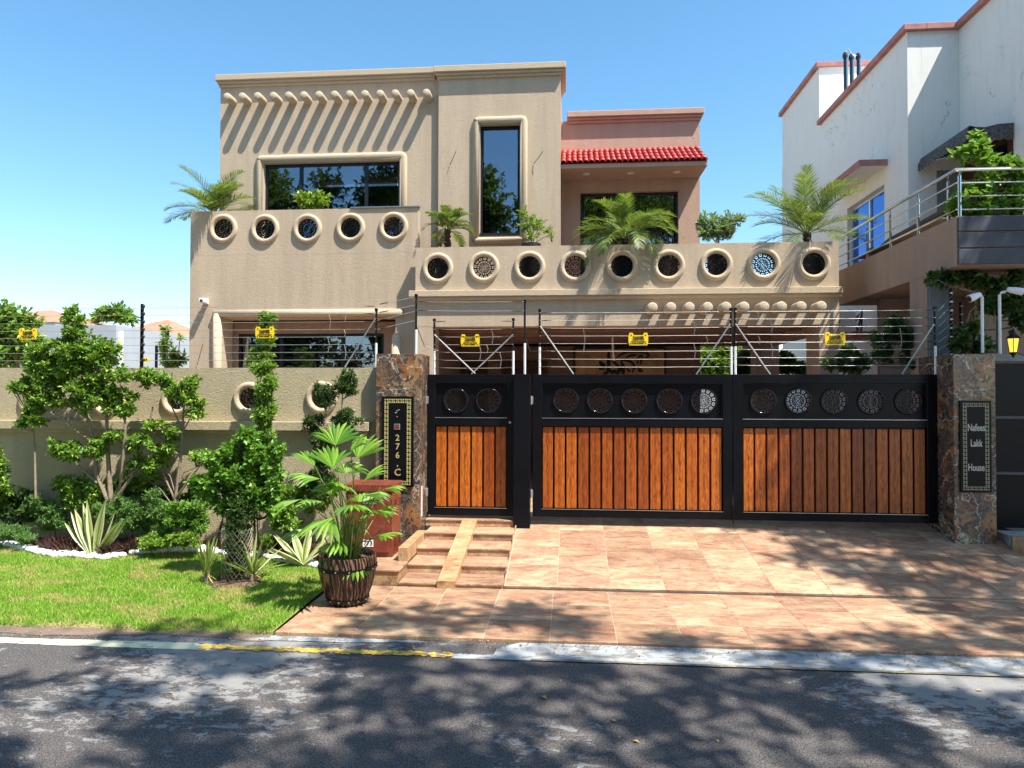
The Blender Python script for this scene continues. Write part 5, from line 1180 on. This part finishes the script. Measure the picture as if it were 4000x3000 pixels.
# low mounds
def mound(name, lab, lst, Y, mat, dens, L, Wd, cat='ground cover', per=7):
    return shrub(name, lab, C5(lst, Y, .9), mat, None, dens, L, Wd, cat, base5(lst[0][0], lst[0][1]+60, Y), per=per, shell=.3)
mound('fern_bush', 'feathery blue green bush behind the large agave', [(330, 1340, 90, 50), (230, 1290, 90, 70), (300, 1390, 90, 40)], 8.85, 'leaf_fern', 230, .035, .014)
mound('fern_bush', 'soft rounded feathery bush right of the large agave', [(700, 1290, 80, 60), (760, 1340, 90, 60), (860, 1290, 100, 80), (840, 1390, 100, 50), (930, 1370, 60, 60)], 8.8, 'leaf_fern', 230, .035, .014)
mound('fern_bush', 'green feathery bush at the foot of the vine covered guard', [(1060, 1310, 90, 60), (1040, 1390, 90, 50), (1130, 1380, 70, 60)], 8.6, 'leaf_vine', 150, .05, .026)
mound('fern_bush', 'feathery low bush at the left edge behind the white stones', [(60, 1440, 110, 45), (150, 1470, 60, 35), (-60, 1440, 80, 45)], 8.7, 'leaf_fern', 240, .035, .012)
mound('lime_bush', 'low lime green cushion plant just behind the white stones', [(930, 1495, 110, 36), (1050, 1485, 80, 38), (1090, 1500, 50, 35), (860, 1520, 55, 22)], 8.45, 'leaf_lime', 260, .035, .02)
mound('leafy_bush', 'dark leafy bush under the big shrub', [(420, 1170, 90, 50), (500, 1230, 90, 60), (420, 1250, 80, 60), (560, 1290, 60, 60), (640, 1190, 60, 40)], 8.9, 'leaf_ficus', 120, .055, .03)
mound('leafy_bush', 'dark leafy bush at the foot of the wall on the far left', [(130, 1260, 80, 60), (200, 1330, 90, 50), (90, 1350, 60, 60), (20, 1300, 50, 50)], 9.0, 'leaf_dark', 130, .055, .03)
mound('leafy_bush', 'leafy green bush between the vine guard and the barrel palm', [(1650, 1290, 60, 70), (1700, 1400, 70, 50), (1620, 1370, 50, 60), (1560, 1480, 50, 40), (1650, 1210, 40, 40)], 8.6, 'leaf_ficus', 130, .055, .026)
mound('leafy_bush', 'dark green underplanting below the open branched shrub', [(980, 1240, 50, 40), (900, 1220, 60, 40), (1080, 1250, 60, 45), (760, 1210, 60, 35)], 9.0, 'leaf_dark', 130, .05, .028)
mound('fern_bush', 'light feathery bush filling the bed under the two open shrubs', [(600, 1330, 60, 50), (960, 1450, 70, 40), (1150, 1300, 50, 60), (700, 1400, 70, 40)], 8.7, 'leaf_fern', 230, .035, .014)
mound('leafy_bush', 'yellow green leafy bush at the wall between the two ficus shrubs', [(800, 1180, 70, 50), (720, 1150, 60, 40), (880, 1130, 40, 40)], 9.0, 'leaf_ficus', 120, .05, .03)
mound('leafy_bush', 'mixed green bush at the foot of the pompon tree', [(1780, 1280, 60, 60), (1860, 1260, 50, 60), (1720, 1220, 40, 50), (1900, 1180, 40, 60)], 8.9, 'leaf_ficus', 130, .05, .025)
def purple(lab, x0, x1, ya, yb, n):
    b0 = P3((x0+x1)/2, yb, 8.6); t = thing('burgundy_plant', (b0[0], b0[1], .05), lab, 'ground cover'); C = []; D = []
    for i in range(n):
        px = random.uniform(x0, x1); Y = random.uniform(8.42, 8.85); x = P(px, 2150, Y)[0]; y = max(Y, epoly(x)+.1)
        for k in range(9): C.append((x, y, .06)); D.append((random.uniform(-1, 1), random.uniform(-1, .6), random.uniform(.3, 1.6)))
    C = np.array(C); D = np.array(D); V, Fc = leaf_arrays(C, D, rnd3(len(C))*.3+[0, 0, 1.], rng.uniform(.1, .24, len(C)), rng.uniform(.012, .022, len(C)))
    off = wl(t); o = link('foliage', npmesh('foliage', V-np.array(off), Fc, ['leaf_purple']), t, off); o['kind'] = 'stuff'
purple('dark burgundy strap leaved ground cover left of the large agave', 150, 335, 2080, 2160, 55)
purple('dark burgundy strap leaved ground cover right of the large agave', 390, 590, 2080, 2160, 60)
purple('dark burgundy ground cover behind the stones near the barrel', 1030, 1250, 2130, 2190, 50)
# ---------------- neighbouring white house ----------------
nx = 6.13; FYn = 13.0; nh = thing('neighbouring_house', (7, 13, 0), 'white plastered neighbouring house with pink roof trim at the right edge', 'house')
def nbox(*a, mat='white_wall', name='wall'): return MB().use(mat).box(*a).build(name, None, nh)
zn = P(3537, 125, FYn)[1]; nbx = P(3745, 107, FYn)[0]
nwx = (P(3440, 800, 14)[0])
# side wall with window hole (faces -X)
wya, wyb = 13.95, 15.75; wza, wzb = 4.3, P(3440, 722, 14.0)[1]
nbox(nx, nx+.25, FYn, wya, 0, zn); nbox(nx, nx+.25, wyb, 20.4, 0, zn); nbox(nx, nx+.25, wya, wyb, wzb, zn); nbox(nx, nx+.25, wya, wyb, 0, wza)
nbox(nx+.252, nbx-.002, FYn, FYn+.25, 0, zn); nbox(nbx, nbx+.25, 10.6, FYn+.249, 0, zn); nbox(nbx+.252, 14, 10.6, 10.85, 0, zn)
nbox(nx+.252, 14, 20.1, 20.35, 0, zn); nbox(nx+.252, 14, FYn+.26, 20.0, zn-.6, zn-.5)
z2 = P(3208, 262, 17.4)[1]; nbox(nx+.004, 9.2, 17.42, 20.36, zn-.3, z2)
tr = MB().use('pink_trim'); T_ = .09
tr.box(nx-T_, nx+.3, FYn-T_, 17.35, zn, zn+.11, .006); tr.box(nx+.3, nbx+.02, FYn-T_-.002, FYn+.3, zn, zn+.112, .006); tr.box(nbx-T_, nbx+.3, 10.5, FYn-T_-.004, zn+.001, zn+.113, .006); tr.box(nbx+.3, 14, 10.5, 10.8, zn, zn+.11, .006)
tr.box(nx-T_+.01, 9.25, 17.36, 20.45, z2, z2+.12, .006); tr.build('roof_trim', None, nh)
# blue window
f = MB().use('alu'); xw_ = nx+.1
f.box(xw_, xw_+.05, wya, wya+.06, wza, wzb); f.box(xw_, xw_+.05, wyb-.06, wyb, wza, wzb); f.box(xw_, xw_+.05, wya+.06, wyb-.06, wzb-.07, wzb); f.box(xw_-.01, xw_+.04, 14.8, 14.86, wza, wzb-.07)
wn = f.build('window', None, nh); MB().use('glass_blue').box(xw_+.02, xw_+.026, wya+.06, 14.79, wza, wzb-.07).build('pane', None, wn); MB().use('glass_blue').box(xw_+.02, xw_+.026, 14.87, wyb-.06, wza, wzb-.07).build('pane', None, wn)
zs_ = P(3333, 655, 13.93)[1]
MB().use('white_wall').box(5.62, nx-.002, 13.82, 15.9, zs_, zs_+.08).build('sunshade', None, nh)
MB().use('pink_trim').box(5.6, 5.618, 13.8, 15.9, zs_-.01, zs_+.11).box(5.62, nx-.002, 13.8, 13.818, zs_-.012, zs_+.11).build('sunshade_trim', None, nh)
m = MB()
for k, (px, pyt) in enumerate([(3301, 205), (3325, 213), (3352, 208)]):
    x, z = P(px, pyt, 16.2); m.use('black_plastic').tube([(x, 16.2, zn-.4), (x, 16.2, z)], .035, 8); m.use('steel').tube([(x+.03, 16.17, zn-.4), (x+.03, 16.17, z-.15)], .02, 6); m.use('black_plastic').blob((x, 16.2, z-.08), .06, .06, .09, 8, 6, 0)
a = P3(3301, 205, 16.2); b = P3(3325, 213, 16.2); c = P3(3352, 225, 16.2); m.use('alu').tube([a, ((a[0]+b[0])/2, 16.2, a[2]+.07), b, c], .02, 6)
m.build('vent_pipe', None, nh)
# balcony deck with brown side and slate front
BX, BYn = P(3741, 940, 9.5)[0], 9.5; bz1, bz0 = P(3741, 843, 9.5)[1], P(3741, 1036, 9.5)[1]
MB().use('brown_stucco').box(BX, nx+.0, BYn+.02, 13.55, bz0, bz1).box(nx+.002, 14, BYn+.02, 12.99, bz0, bz1-.002).build('balcony', None, nh)
n_ = 3
for k in range(n_):
    h_ = (bz1-bz0)/n_; MB().use('slate').box(BX+.004, 8.5, BYn-.02, BYn+.018, bz0+h_*k+.012, bz0+h_*(k+1)-.012, .004).build('slate_panel', None, nh)
cX = BX+.005; MB().use('brown_stucco').box(cX, cX+.02, 10.3, 10.8, 0, bz0-.002).build('column_face', None, nh); MB().use('slate_grey').box(cX+.022, cX+.32, 10.28, 10.8, 0, bz0-.003).build('column', None, nh)
MB().use('brown_stucco').box(cX+.34, 14, 12.6, 12.7, 0, bz0-.004).build('porch_wall', None, nh)
# railing
rl = thing('balcony_railing', (BX, BYn, bz1), 'stainless steel railing running back along the neighbouring brown balcony', 'railing')
ys = []
for px in (3312, 3389, 3479, 3588, 3707): r = ray(px, 1000); ys.append((BX+.06)*r[1]/r[0])
rt_ = P(3741, 662, 9.55)[1]
for y in ys+[9.56]: MB().use('steel').tube([(BX+.06, y, bz1), (BX+.06, y, rt_-.08)], .022, 8).tube([(BX+.06, y, rt_-.08), (BX+.06, y, rt_)], .009, 6).build('rail_post', None, rl)
for k in range(4): MB().use('steel').tube([(BX+.02, 13.6, bz1+.1+(rt_-bz1-.1)*k/3), (BX+.02, 9.56, bz1+.1+(rt_-bz1-.1)*k/3), (8.2, 9.56, bz1+.1+(rt_-bz1-.1)*k/3)], .026 if k == 3 else .012, 8).build('rail', None, rl)
for x in (6.4, 7.4): MB().use('steel').tube([(x, 9.56, bz1), (x, 9.56, rt_)], .02, 8).build('rail_post', None, rl)
# logs stacked behind railing
lg = thing('timber_beam', (BX+.4, 11.5, bz1), 'rough dark weathered timber lying behind the steel railing', 'timber')
MB().use('darkbark').tube([(BX+.35, 13.0, bz1+.12), (BX+.3, 12, bz1+.22), (BX+.32, 11, bz1+.26), (BX+.3, 10.2, bz1+.25)], [.07, .08, .07, .09], 7).build('beam', None, lg)
MB().use('bark').box(BX+.2, BX+.26, 12.6, 12.66, bz1, bz1+.25).box(BX+.15, BX+.5, 10.2, 13.1, bz1+.14, bz1+.16).build('trestle', None, lg)
# awning
aw = thing('window_awning', (nbx, 12, 6.4), 'dark speckled scalloped awning on the white neighbouring wall', 'awning')
ax0 = P(3775, 525, 11.46)[0]; azt = P(3940, 480, 11.46)[1]; azb = P(3775, 520, 11.46)[1]-.0
m = MB().use('awning'); pr = [(nbx-.003, azt), (nbx-.25, azt-.01), (nbx-.5, azt-.07), (ax0+.05, azb+.12), (ax0, azb+.0)]; ya_, yb_ = 11.46, 13.0-.01
vs = [(x, ya_, z) for x, z in pr]+[(x, yb_, z) for x, z in pr]; n = len(pr); m.add(vs, [(i, i+1, n+i+1, n+i) for i in range(n-1)]); m.build('canvas', None, aw)
m = MB().use('awning'); ns = 14
for k in range(ns):
    a, b = ya_+(yb_-ya_)*k/ns, ya_+(yb_-ya_)*(k+1)/ns; mid = (a+b)/2; r = (b-a)/2
    pts = [(ax0, a, azb+.01), (ax0, b, azb+.01)]+[(ax0, mid+r*math.cos(t), azb-.08-r*.9*math.sin(t)) for t in np.linspace(0, math.pi, 7)]
    m.add(pts, [tuple(range(len(pts)))[::-1]])
for k in range(5):
    a, b = ax0+(nbx-ax0-.02)*k/5, ax0+(nbx-ax0-.02)*(k+1)/5; mid = (a+b)/2; r = (b-a)/2; zt_ = lambda x: np.interp(x, [p[0] for p in pr[::-1]], [p[1] for p in pr[::-1]])
    pts = [(a, ya_-.001, float(zt_(a))), (b, ya_-.001, float(zt_(b)))]+[(mid+r*math.cos(t), ya_-.001, azb-.08-r*.7*math.sin(t)) for t in np.linspace(0, math.pi, 7)]
    m.add(pts, [tuple(range(len(pts)))[::-1]])
m.build('valance', None, aw)
MB().use('door_wood').box(nbx-.03, nbx-.002, 11.5, 12.9, 4.6, 6.35).build('window_frame', None, nh); MB().use('glass_dark').box(nbx-.04, nbx-.031, 11.6, 12.2, 4.6, 6.2).build('window_pane', None, nh)
MB().use('slate_grey').box(6.62, 7.02, FYn-.012, FYn-.002, bz1, 6.2).build('door', None, nh)
# under balcony: AC unit, sunshade
acx, acz = P(3320, 1262, 14.9); ac = thing('air_conditioner', (nx-.3, 14.9, acz), 'white air conditioner outdoor unit with cables under the neighbouring balcony', 'air conditioner')
MB().use('ac').box(nx-.95, nx-.25, 14.7, 15.05, acz-.2, acz+.22, .01).build('casing', None, ac)
m = MB().use('black_plastic').lathe((nx-.72, 14.69, acz), [(.01, 0), (.15, 0), (.16, .01)], 20, 'y').build('fan_guard', None, ac)
m = MB().use('black_plastic')
for k in range(7): m.tube([(nx-.25, 14.8, acz+random.uniform(-.15, .2)), (nx-.1, 14.75, acz+random.uniform(-.3, .3)), (nx-.05-random.uniform(0, .2), 14.8, acz-random.uniform(.1, .4))], .012, 5)
m.build('cable', None, ac)
MB().use('pink_trim').box(5.3, nx-.003, 13.4, 14.2, P(3350, 1312, 13.8)[1]-.05, P(3350, 1312, 13.8)[1]+.05).build('sunshade_trim', None, nh)
# ---------------- right edge: neighbour gate, pillar lamp, poles ----------------
ng = thing('neighbour_gate', (5.9, 9.4, .4), 'dark panelled neighbouring gate at the right edge beyond the granite pillar', 'gate')
gz = P(3940, 1413, 9.35)[1]
for k in range(3):
    za_ = .42+(gz-.42)*k/3; MB().use('gate_black').box(5.33, 7.6, 9.35, 9.4, za_+.02, za_+(gz-.42)/3-.02, .004).build('panel', None, ng)
    if k: MB().use('steel_dull').box(5.33, 7.6, 9.335, 9.36, za_-.018, za_+.018, .003).build('trim_strip', None, ng)
MB().use('slate_grey').box(5.325, 7.7, 9.3, 9.6, gz+.003, gz+.1, .006).build('coping', None, ng)
lx, lz = P(3958, 1345, 9.2)
ln = thing('wall_lantern', (lx, 9.2, lz-.1), 'black lantern with glowing amber glass above the dark neighbouring gate', 'lantern')
MB().use('amber').lathe((lx, 9.2, lz-.1), [(.045, 0), (.07, .17)], 6).build('glass', None, ln)
MB().use('black_metal').lathe((lx, 9.2, lz+.07), [(.09, 0), (.07, .03), (.03, .06), (.02, .1), (.001, .12)], 6).lathe((lx, 9.2, lz-.13), [(.001, -.04), (.03, 0), (.055, .03)], 6).build('cap', None, ln)
m = MB().use('black_metal')
for k in range(6): a = math.pi*k/3; m.tube([(lx+.046*math.cos(a), 9.2+.046*math.sin(a), lz-.1), (lx+.072*math.cos(a), 9.2+.072*math.sin(a), lz+.07)], .005, 4)
m.tube([(lx, 9.2, lz-.16), (lx+.02, 9.25, gz+.1)], .012, 6); m.tube([(lx+.06, 9.2, lz-.12), (lx+.14, 9.22, lz-.14), (lx+.2, 9.24, lz-.05)], .008, 5); m.build('bracket', None, ln)
def cctv(px, ptop, pbot, Y, head0, head1, label, bend):
    x, z1 = P(px, ptop, Y); z0 = P(px, pbot, Y)[1]; t = thing('security_camera', (x, Y, z0), label, 'camera')
    h0, h1 = P3(*head0, Y-.05), P3(*head1, Y-.08)
    MB().use('white_plastic').tube([(x, Y, z0), (x, Y, z1-.04), (x-bend*.02, Y, z1-.01), (x-bend*.07, Y-.01, z1)], .018, 8).build('pole', None, t)
    MB().use('white_plastic').tube([h0, tuple((a+b)/2 for a, b in zip(h0, h1)), h1], [.03, .045, .05], 12).build('housing', None, t)
    d = (Vector(h1)-Vector(h0)).normalized(); MB().use('black_plastic').tube([h1, tuple(Vector(h1)+d*.012)], [.042, .04], 12).build('lens', None, t)
cctv(3836, 1150, 1378, 9.35, (3828, 1150), (3785, 1168), 'white bullet camera on a curved pole above the granite name pillar', 1)
cctv(3904, 1140, 1388, 9.45, (3935, 1130), (3995, 1140), 'white bullet camera on a thin pole at the right edge of the photograph', -1)
# side electric fence at right
f6 = thing('electric_fence', (4.9, 10.5, 2.4), 'dark fence posts with insulators rising among the vines right of the gate', 'electric fence', fg)
KN2 = MB().use('white_plastic').blob((0, 0, 0), .024, .02, .014, 6, 4, 0).mesh('insulator', True)
for px, py, Y in ((3713, 1128, 9.9), (3752, 1180, 10.6)):
    x, z = P(px, py, Y); MB().use('black_metal').tube([(x, Y, 2.3), (x, Y, z)], .02, 8).build('fence_post', None, f6)
    for k in range(8): link('insulator', KN2, f6, (x, Y-.02, z-.06-k*.12))
for k in range(8):
    MB().use('wire').tube([(P(3655, 1, 9.5)[0], 9.5, P(3655, 1216+k*30, 9.5)[1]), (P(3713, 1, 9.9)[0], 9.9, P(3713, 1150+k*36, 9.9)[1])], .004, 4).build('wire', None, f6)
# vines on the neighbour's side
def z4(x, y): return (3000+x*.4521, 700+y*.4521)
def z3(x, y): return (2900+x*.4973, y*.4973)
def CC(fn, s, lst, Y, dep=.6): return CL([(*fn(a, b), c*s, d*s)+tuple(e) for a, b, c, d, *e in lst], Y, 1.0, dep, 4)
shrub('grape_vine', 'bright green grape vine tumbling over the railing of the neighbouring balcony',
  CC(z3, .4973, [(1830, 1180, 90, 60), (1850, 1110, 30, 40), (1740, 1220, 60, 40), (1900, 1230, 70, 70), (2020, 1300, 110, 60), (2150, 1340, 90, 80), (1950, 1400, 70, 60), (1760, 1520, 90, 70), (1680, 1600, 80, 50), (1850, 1500, 100, 80), (2000, 1480, 130, 90), (2150, 1480, 100, 100), (1720, 1650, 120, 50), (1900, 1620, 130, 60), (2080, 1620, 130, 70)], 9.75), 'leaf_vine', [([P3(4010, 980, 9.7), P3(3960, 800, 9.7), P3(3880, 680, 9.7)], .015)], 75, .12, .1, 'vine', P3(3900, 850, 9.7))
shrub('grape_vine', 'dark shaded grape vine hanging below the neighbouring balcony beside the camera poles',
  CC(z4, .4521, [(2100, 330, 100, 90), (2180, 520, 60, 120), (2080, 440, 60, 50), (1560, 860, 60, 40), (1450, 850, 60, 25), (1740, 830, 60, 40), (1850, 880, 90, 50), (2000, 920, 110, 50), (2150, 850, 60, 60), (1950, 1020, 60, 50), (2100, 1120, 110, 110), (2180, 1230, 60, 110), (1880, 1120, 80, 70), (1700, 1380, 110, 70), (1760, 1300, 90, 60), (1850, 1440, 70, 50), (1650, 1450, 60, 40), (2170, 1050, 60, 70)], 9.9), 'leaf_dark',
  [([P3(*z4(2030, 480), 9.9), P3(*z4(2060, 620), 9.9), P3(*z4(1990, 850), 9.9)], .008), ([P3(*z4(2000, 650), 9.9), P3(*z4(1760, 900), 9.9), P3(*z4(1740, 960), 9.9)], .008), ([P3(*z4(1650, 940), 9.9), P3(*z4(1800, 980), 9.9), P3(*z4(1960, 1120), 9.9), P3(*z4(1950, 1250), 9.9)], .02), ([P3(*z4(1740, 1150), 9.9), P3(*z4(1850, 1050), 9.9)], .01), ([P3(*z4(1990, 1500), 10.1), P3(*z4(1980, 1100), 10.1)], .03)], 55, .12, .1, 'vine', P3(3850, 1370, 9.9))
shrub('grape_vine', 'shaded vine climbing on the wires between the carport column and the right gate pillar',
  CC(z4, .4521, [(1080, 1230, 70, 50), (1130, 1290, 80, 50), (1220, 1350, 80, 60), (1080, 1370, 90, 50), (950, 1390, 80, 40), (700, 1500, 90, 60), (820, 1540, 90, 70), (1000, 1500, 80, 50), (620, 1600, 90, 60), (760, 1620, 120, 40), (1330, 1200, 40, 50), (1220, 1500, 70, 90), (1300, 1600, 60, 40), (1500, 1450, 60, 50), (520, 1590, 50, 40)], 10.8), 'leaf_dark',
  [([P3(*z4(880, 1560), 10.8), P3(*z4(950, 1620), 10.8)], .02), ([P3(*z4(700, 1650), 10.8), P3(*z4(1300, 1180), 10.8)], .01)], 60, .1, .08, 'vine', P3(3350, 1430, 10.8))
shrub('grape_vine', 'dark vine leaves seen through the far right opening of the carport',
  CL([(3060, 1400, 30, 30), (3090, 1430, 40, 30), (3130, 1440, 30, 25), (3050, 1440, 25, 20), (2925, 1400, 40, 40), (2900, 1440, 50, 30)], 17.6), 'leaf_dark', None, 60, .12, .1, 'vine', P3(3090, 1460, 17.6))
# sunlit hedge/trees behind the carport
shrub('garden_tree', 'bright green sunlit tree seen through the back of the carport', CL([(2790, 1400, 90, 60), (2720, 1430, 70, 60), (2850, 1380, 70, 60), (2800, 1340, 80, 40), (2950, 1400, 60, 50), (2800, 1460, 120, 40), (2830, 1300, 80, 40)], 23.5), 'leaf_lime', None, 55, .14, .06, 'tree', P3(2800, 1500, 22))
MB().use('far_wall').box(2.5, 6, 27, 27.3, 0, 4.2).build('garden_wall', None, label='pale wall far behind the carport garden', cat='wall')
# ---------------- background at left ----------------
def house_bg(label, x0, x1, y0, y1, z1, roofh, mat='far_wall', hip=True, wins=()):
    t = thing('background_house', ((x0+x1)/2, y0, 0), label, 'house', 'houses beyond the boundary wall'); MB().use(mat).box(x0, x1, y0, y1, 0, z1).build('wall', None, t)
    if roofh:
        e = .5; m = MB().use('far_roof'); xm_ = (x0+x1)/2; ym = (y0+y1)/2; q = min(x1-x0, y1-y0)/2
        a = [(x0-e, y0-e, z1), (x1+e, y0-e, z1), (x1+e, y1+e, z1), (x0-e, y1+e, z1), (x0+q, ym, z1+roofh), (x1-q, ym, z1+roofh)]
        m.add(a, [(0, 1, 5, 4), (1, 2, 5), (2, 3, 4, 5), (3, 0, 4), (3, 2, 1, 0)]); m.build('roof', None, t)
        MB().use('far_wall').box(x0-e+.05, x1+e-.05, y0-e+.05, y1+e-.05, z1-.3, z1-.01).build('eaves', None, t)
    for (wx, wz) in wins: MB().use('slate').box(wx, wx+.7, y0-.03, y0-.001, wz, wz+.9).build('window', None, t)
    return t
def PB(px, py, Y): return P(px, py, Y)
Yh = 40; xa = P(470, 1300, Yh)[0]; xb = P(630, 1300, Yh)[0]
house_bg('pale grey house with a terracotta hipped roof left of the main house', xa-2, xb, Yh, Yh+9, P(600, 1335, Yh)[1], 1.9, wins=((P(503, 1, Yh)[0], P(503, 1352, Yh)[1]),))
house_bg('long flat roofed pale building with a low red roof behind the big shrub', P(-120, 1, 34)[0], P(470, 1, 34)[0], 34, 44, P(350, 1270, 34)[1], 0, wins=((P(95, 1, 34)[0], 2.6),))
house_bg('small house with a low tiled roof at the far left', P(-200, 1, 46)[0], P(230, 1, 46)[0], 46, 56, P(100, 1262, 46)[1], 1.6)
house_bg('distant white building between the terracotta roof and the main house', P(640, 1, 60)[0], P(860, 1, 60)[0], 60, 70, P(680, 1320, 60)[1], 0, wins=((P(700, 1, 60)[0], 4), (P(725, 1, 60)[0], 4)))
MB().use('white_wall').box(P(478, 1, 24)[0], P(486, 1, 24)[0]+.03, 24, 24.15, 0, P(480, 1290, 24)[1]).build('white_post', None, label='thin white post standing in front of the terracotta roofed house', cat='post')
shrub('background_tree', 'light green treetop rising behind the terracotta roof', CL([(440, 1215, 60, 28), (410, 1230, 50, 22), (480, 1235, 45, 25), (510, 1250, 25, 15), (375, 1250, 20, 12)], 52), 'leaf_ficus', None, 4.2, .5, .25, 'tree', P3(440, 1300, 52), per=6)
shrub('background_tree', 'leafy tree at the far left edge above the boundary wall', CL([(20, 1230, 60, 50), (80, 1260, 80, 50), (40, 1310, 90, 60), (110, 1330, 60, 60), (20, 1390, 80, 60), (130, 1400, 50, 50), (-60, 1300, 70, 90)], 14), 'leaf_ficus', [([P3(60, 1500, 14), P3(70, 1350, 14), P3(90, 1260, 14)], .06), ([P3(60, 1450, 14), P3(20, 1330, 14)], .04)], 60, .12, .07, 'tree', P3(60, 1500, 14))
shrub('background_tree', 'slender sapling behind the wall close to the left corner of the main house', CL([(650, 1290, 16, 30), (645, 1340, 20, 35), (640, 1380, 22, 30), (680, 1380, 28, 30), (700, 1400, 35, 30), (670, 1420, 50, 20), (705, 1320, 8, 12)], 16), 'leaf_ficus', [([P3(655, 1500, 16), P3(650, 1270, 16)], .03), ([P3(690, 1480, 16), P3(703, 1310, 16)], .02)], 40, .12, .06, 'tree', P3(655, 1500, 16))
# power line wires at left
# ---------------- street trees across and over the road (shade, reflections) ----------------
def street_tree(label, tx, ty, crown, dens=14, L=.17, Wd=.08, tr=.16):
    t = thing('street_tree', (tx, ty, 0), label, 'tree', 'street trees behind the viewpoint'); m = MB().use('bark'); top = crown[0][0]
    m.tube([(tx, ty, -.05), (tx+.05, ty+.02, 1.5), (tx+.1, ty+.1, 3.4)], [tr, tr*.8, tr*.65], 10)
    for c, r in crown: m.tube([(tx+.1, ty+.1, 3.3), ((tx+c[0])/2, (ty+c[1])/2, 3.3+(c[2]-3.3)*.65), tuple(c)], [tr*.35, tr*.16, .012], 6)
    m.build('trunk', None, t); foliage('foliage', crown, 'leaf_street', t, dens/DN, L, Wd, 7, .15)
random.seed(23)
cr = []
for gx_c in np.arange(-5.5, 6.4, 1.05):
    for gy_c in (2.2, 3.0, 3.8, 4.6, 5.4, 6.2, 6.9):
        if gy_c > 6 and (gx_c < -1.9): continue
        if gy_c > 6.5 and (gx_c < -.3 or random.random() < .45): continue
        if gx_c < -3.3 and 3.5 < gy_c < 5.6 and random.random() < .5: continue
        if random.random() < .07: continue
        z = random.uniform(8.6, 11.2); q = z/3.3; ra = random.uniform(.42, .85)
        cr.append(((gx_c+random.uniform(-.3, .3)+1.6*q, gy_c+random.uniform(-.3, .3)-q, z), (ra, ra*.75, ra*.7)))
street_tree('tall street tree whose crown reaches high over the road in front of the house', 5.0, -2.2, cr, 17, .15, .08, .22)
cr = []
for gx_c, gy_c, gz_c in [(3.0, 8.6, 0), (3.6, 8.0, 0), (4.2, 8.8, 0), (4.6, 7.9, 0), (5.2, 8.6, 0), (5.6, 7.8, 0), (4.0, 7.2, 0), (5.0, 6.9, 0), (6.0, 7.0, 0), (5.0, 9.4, .9), (4.3, 9.5, 1.0), (4.9, 9.5, 1.9), (4.3, 9.5, .3), (5.4, 9.2, .6), (5.4, 9.2, 1.6), (5.4, 9.2, 2.4), (3.7, 9.5, .2), (3.4, 9.5, 1.3), (6.2, 9.2, 1.5), (6.3, 8.2, .5), (6.0, 9.4, 3.0), (6.6, 9.4, 4.2), (5.8, 9.4, 4.2), (4.6, 9.5, 1.4), (4.9, 9.5, .6), (5.1, 9.1, 2.2), (4.4, 9.5, 2.1), (5.7, 9.2, .9), (5.6, 9.2, 2.0), (6.0, 9.3, 2.4)]:
    z = random.uniform(8.6, 10.6); q = (z-gz_c)/3.3; ra = random.uniform(.55, .8)*(1.25 if gz_c else 1)
    cr.append(((gx_c+1.6*q, gy_c-q, z), (ra, ra*.8, ra*.8)))
street_tree('tall street tree beyond the right edge shading the granite pillar and gate leaf', 10.5, 4.2, cr, 22, .13, .07, .22)
for k, (x, y, h) in enumerate([(-19, -11, 17), (-15, -10, 14.5), (-10.5, -12, 18.5), (-7, -11, 12.5), (-3.2, -9, 13.5), (.6, -11, 15.5), (4.2, -10, 14.5), (8.5, -12, 17), (-24, -12, 15)]):
    cr = [((x+random.uniform(-1.9, 1.9), y+random.uniform(-1.2, 1.2), h*(.18+.78*q/19)+random.uniform(-.6, .6)), (random.uniform(1.1, 1.8),)*2+(random.uniform(.9, 1.4),)) for q in range(20)]
    street_tree('tree across the road mirrored in the windows', x, y, cr, 7, .28, .15, .25)
lp = thing('street_lamp', (-5.5, -6, 0), 'double armed street lamp across the road mirrored in the wide window', 'street lamp')
MB().use('alu').tube([(-5.5, -6, 0), (-5.5, -6, 6.5)], [.09, .06], 10).build('pole', None, lp)
for sg in (-1, 1): MB().use('alu').tube([(-5.5, -6, 6.0), (-5.5+sg*.4, -6, 6.9), (-5.5+sg*1.3, -6, 7.3), (-5.5+sg*2.0, -6, 7.1)], .045, 8).box(-5.5+sg*2-.2, -5.5+sg*2+.2, -6.1, -5.9, 7.03, 7.12, .02).build('lamp_arm', None, lp)
# fallen leaves on the road
for px, py, s in [(2115, 2720, .07), (2385, 2815, .05), (668, 2705, .05), (1090, 2555, .05), (455, 2800, .04), (2500, 2905, .05), (3840, 2702, .05), (1625, 2540, .03), (2805, 2905, .04), (2195, 2665, .03), (905, 2500, .04), (745, 2812, .03), (550, 2473, .04), (3700, 2010, .03)]:
    x, y = G(px, py, RZ); a = random.uniform(0, 6.28); m = MB().use('leaf_dry'); L = s
    vs = [(x, y, RZ+.006), (x+L*.5*math.cos(a)-L*.25*math.sin(a), y+L*.5*math.sin(a)+L*.25*math.cos(a), RZ+.016), (x+L*math.cos(a), y+L*math.sin(a), RZ+.008), (x+L*.5*math.cos(a)+L*.25*math.sin(a), y+L*.5*math.sin(a)-L*.25*math.cos(a), RZ+.014)]
    m.add(vs, [(0, 1, 2), (0, 2, 3)]); m.build('fallen_leaf', None, label='dry fallen leaf lying on the road surface', cat='leaf', group='dry leaves on the road')
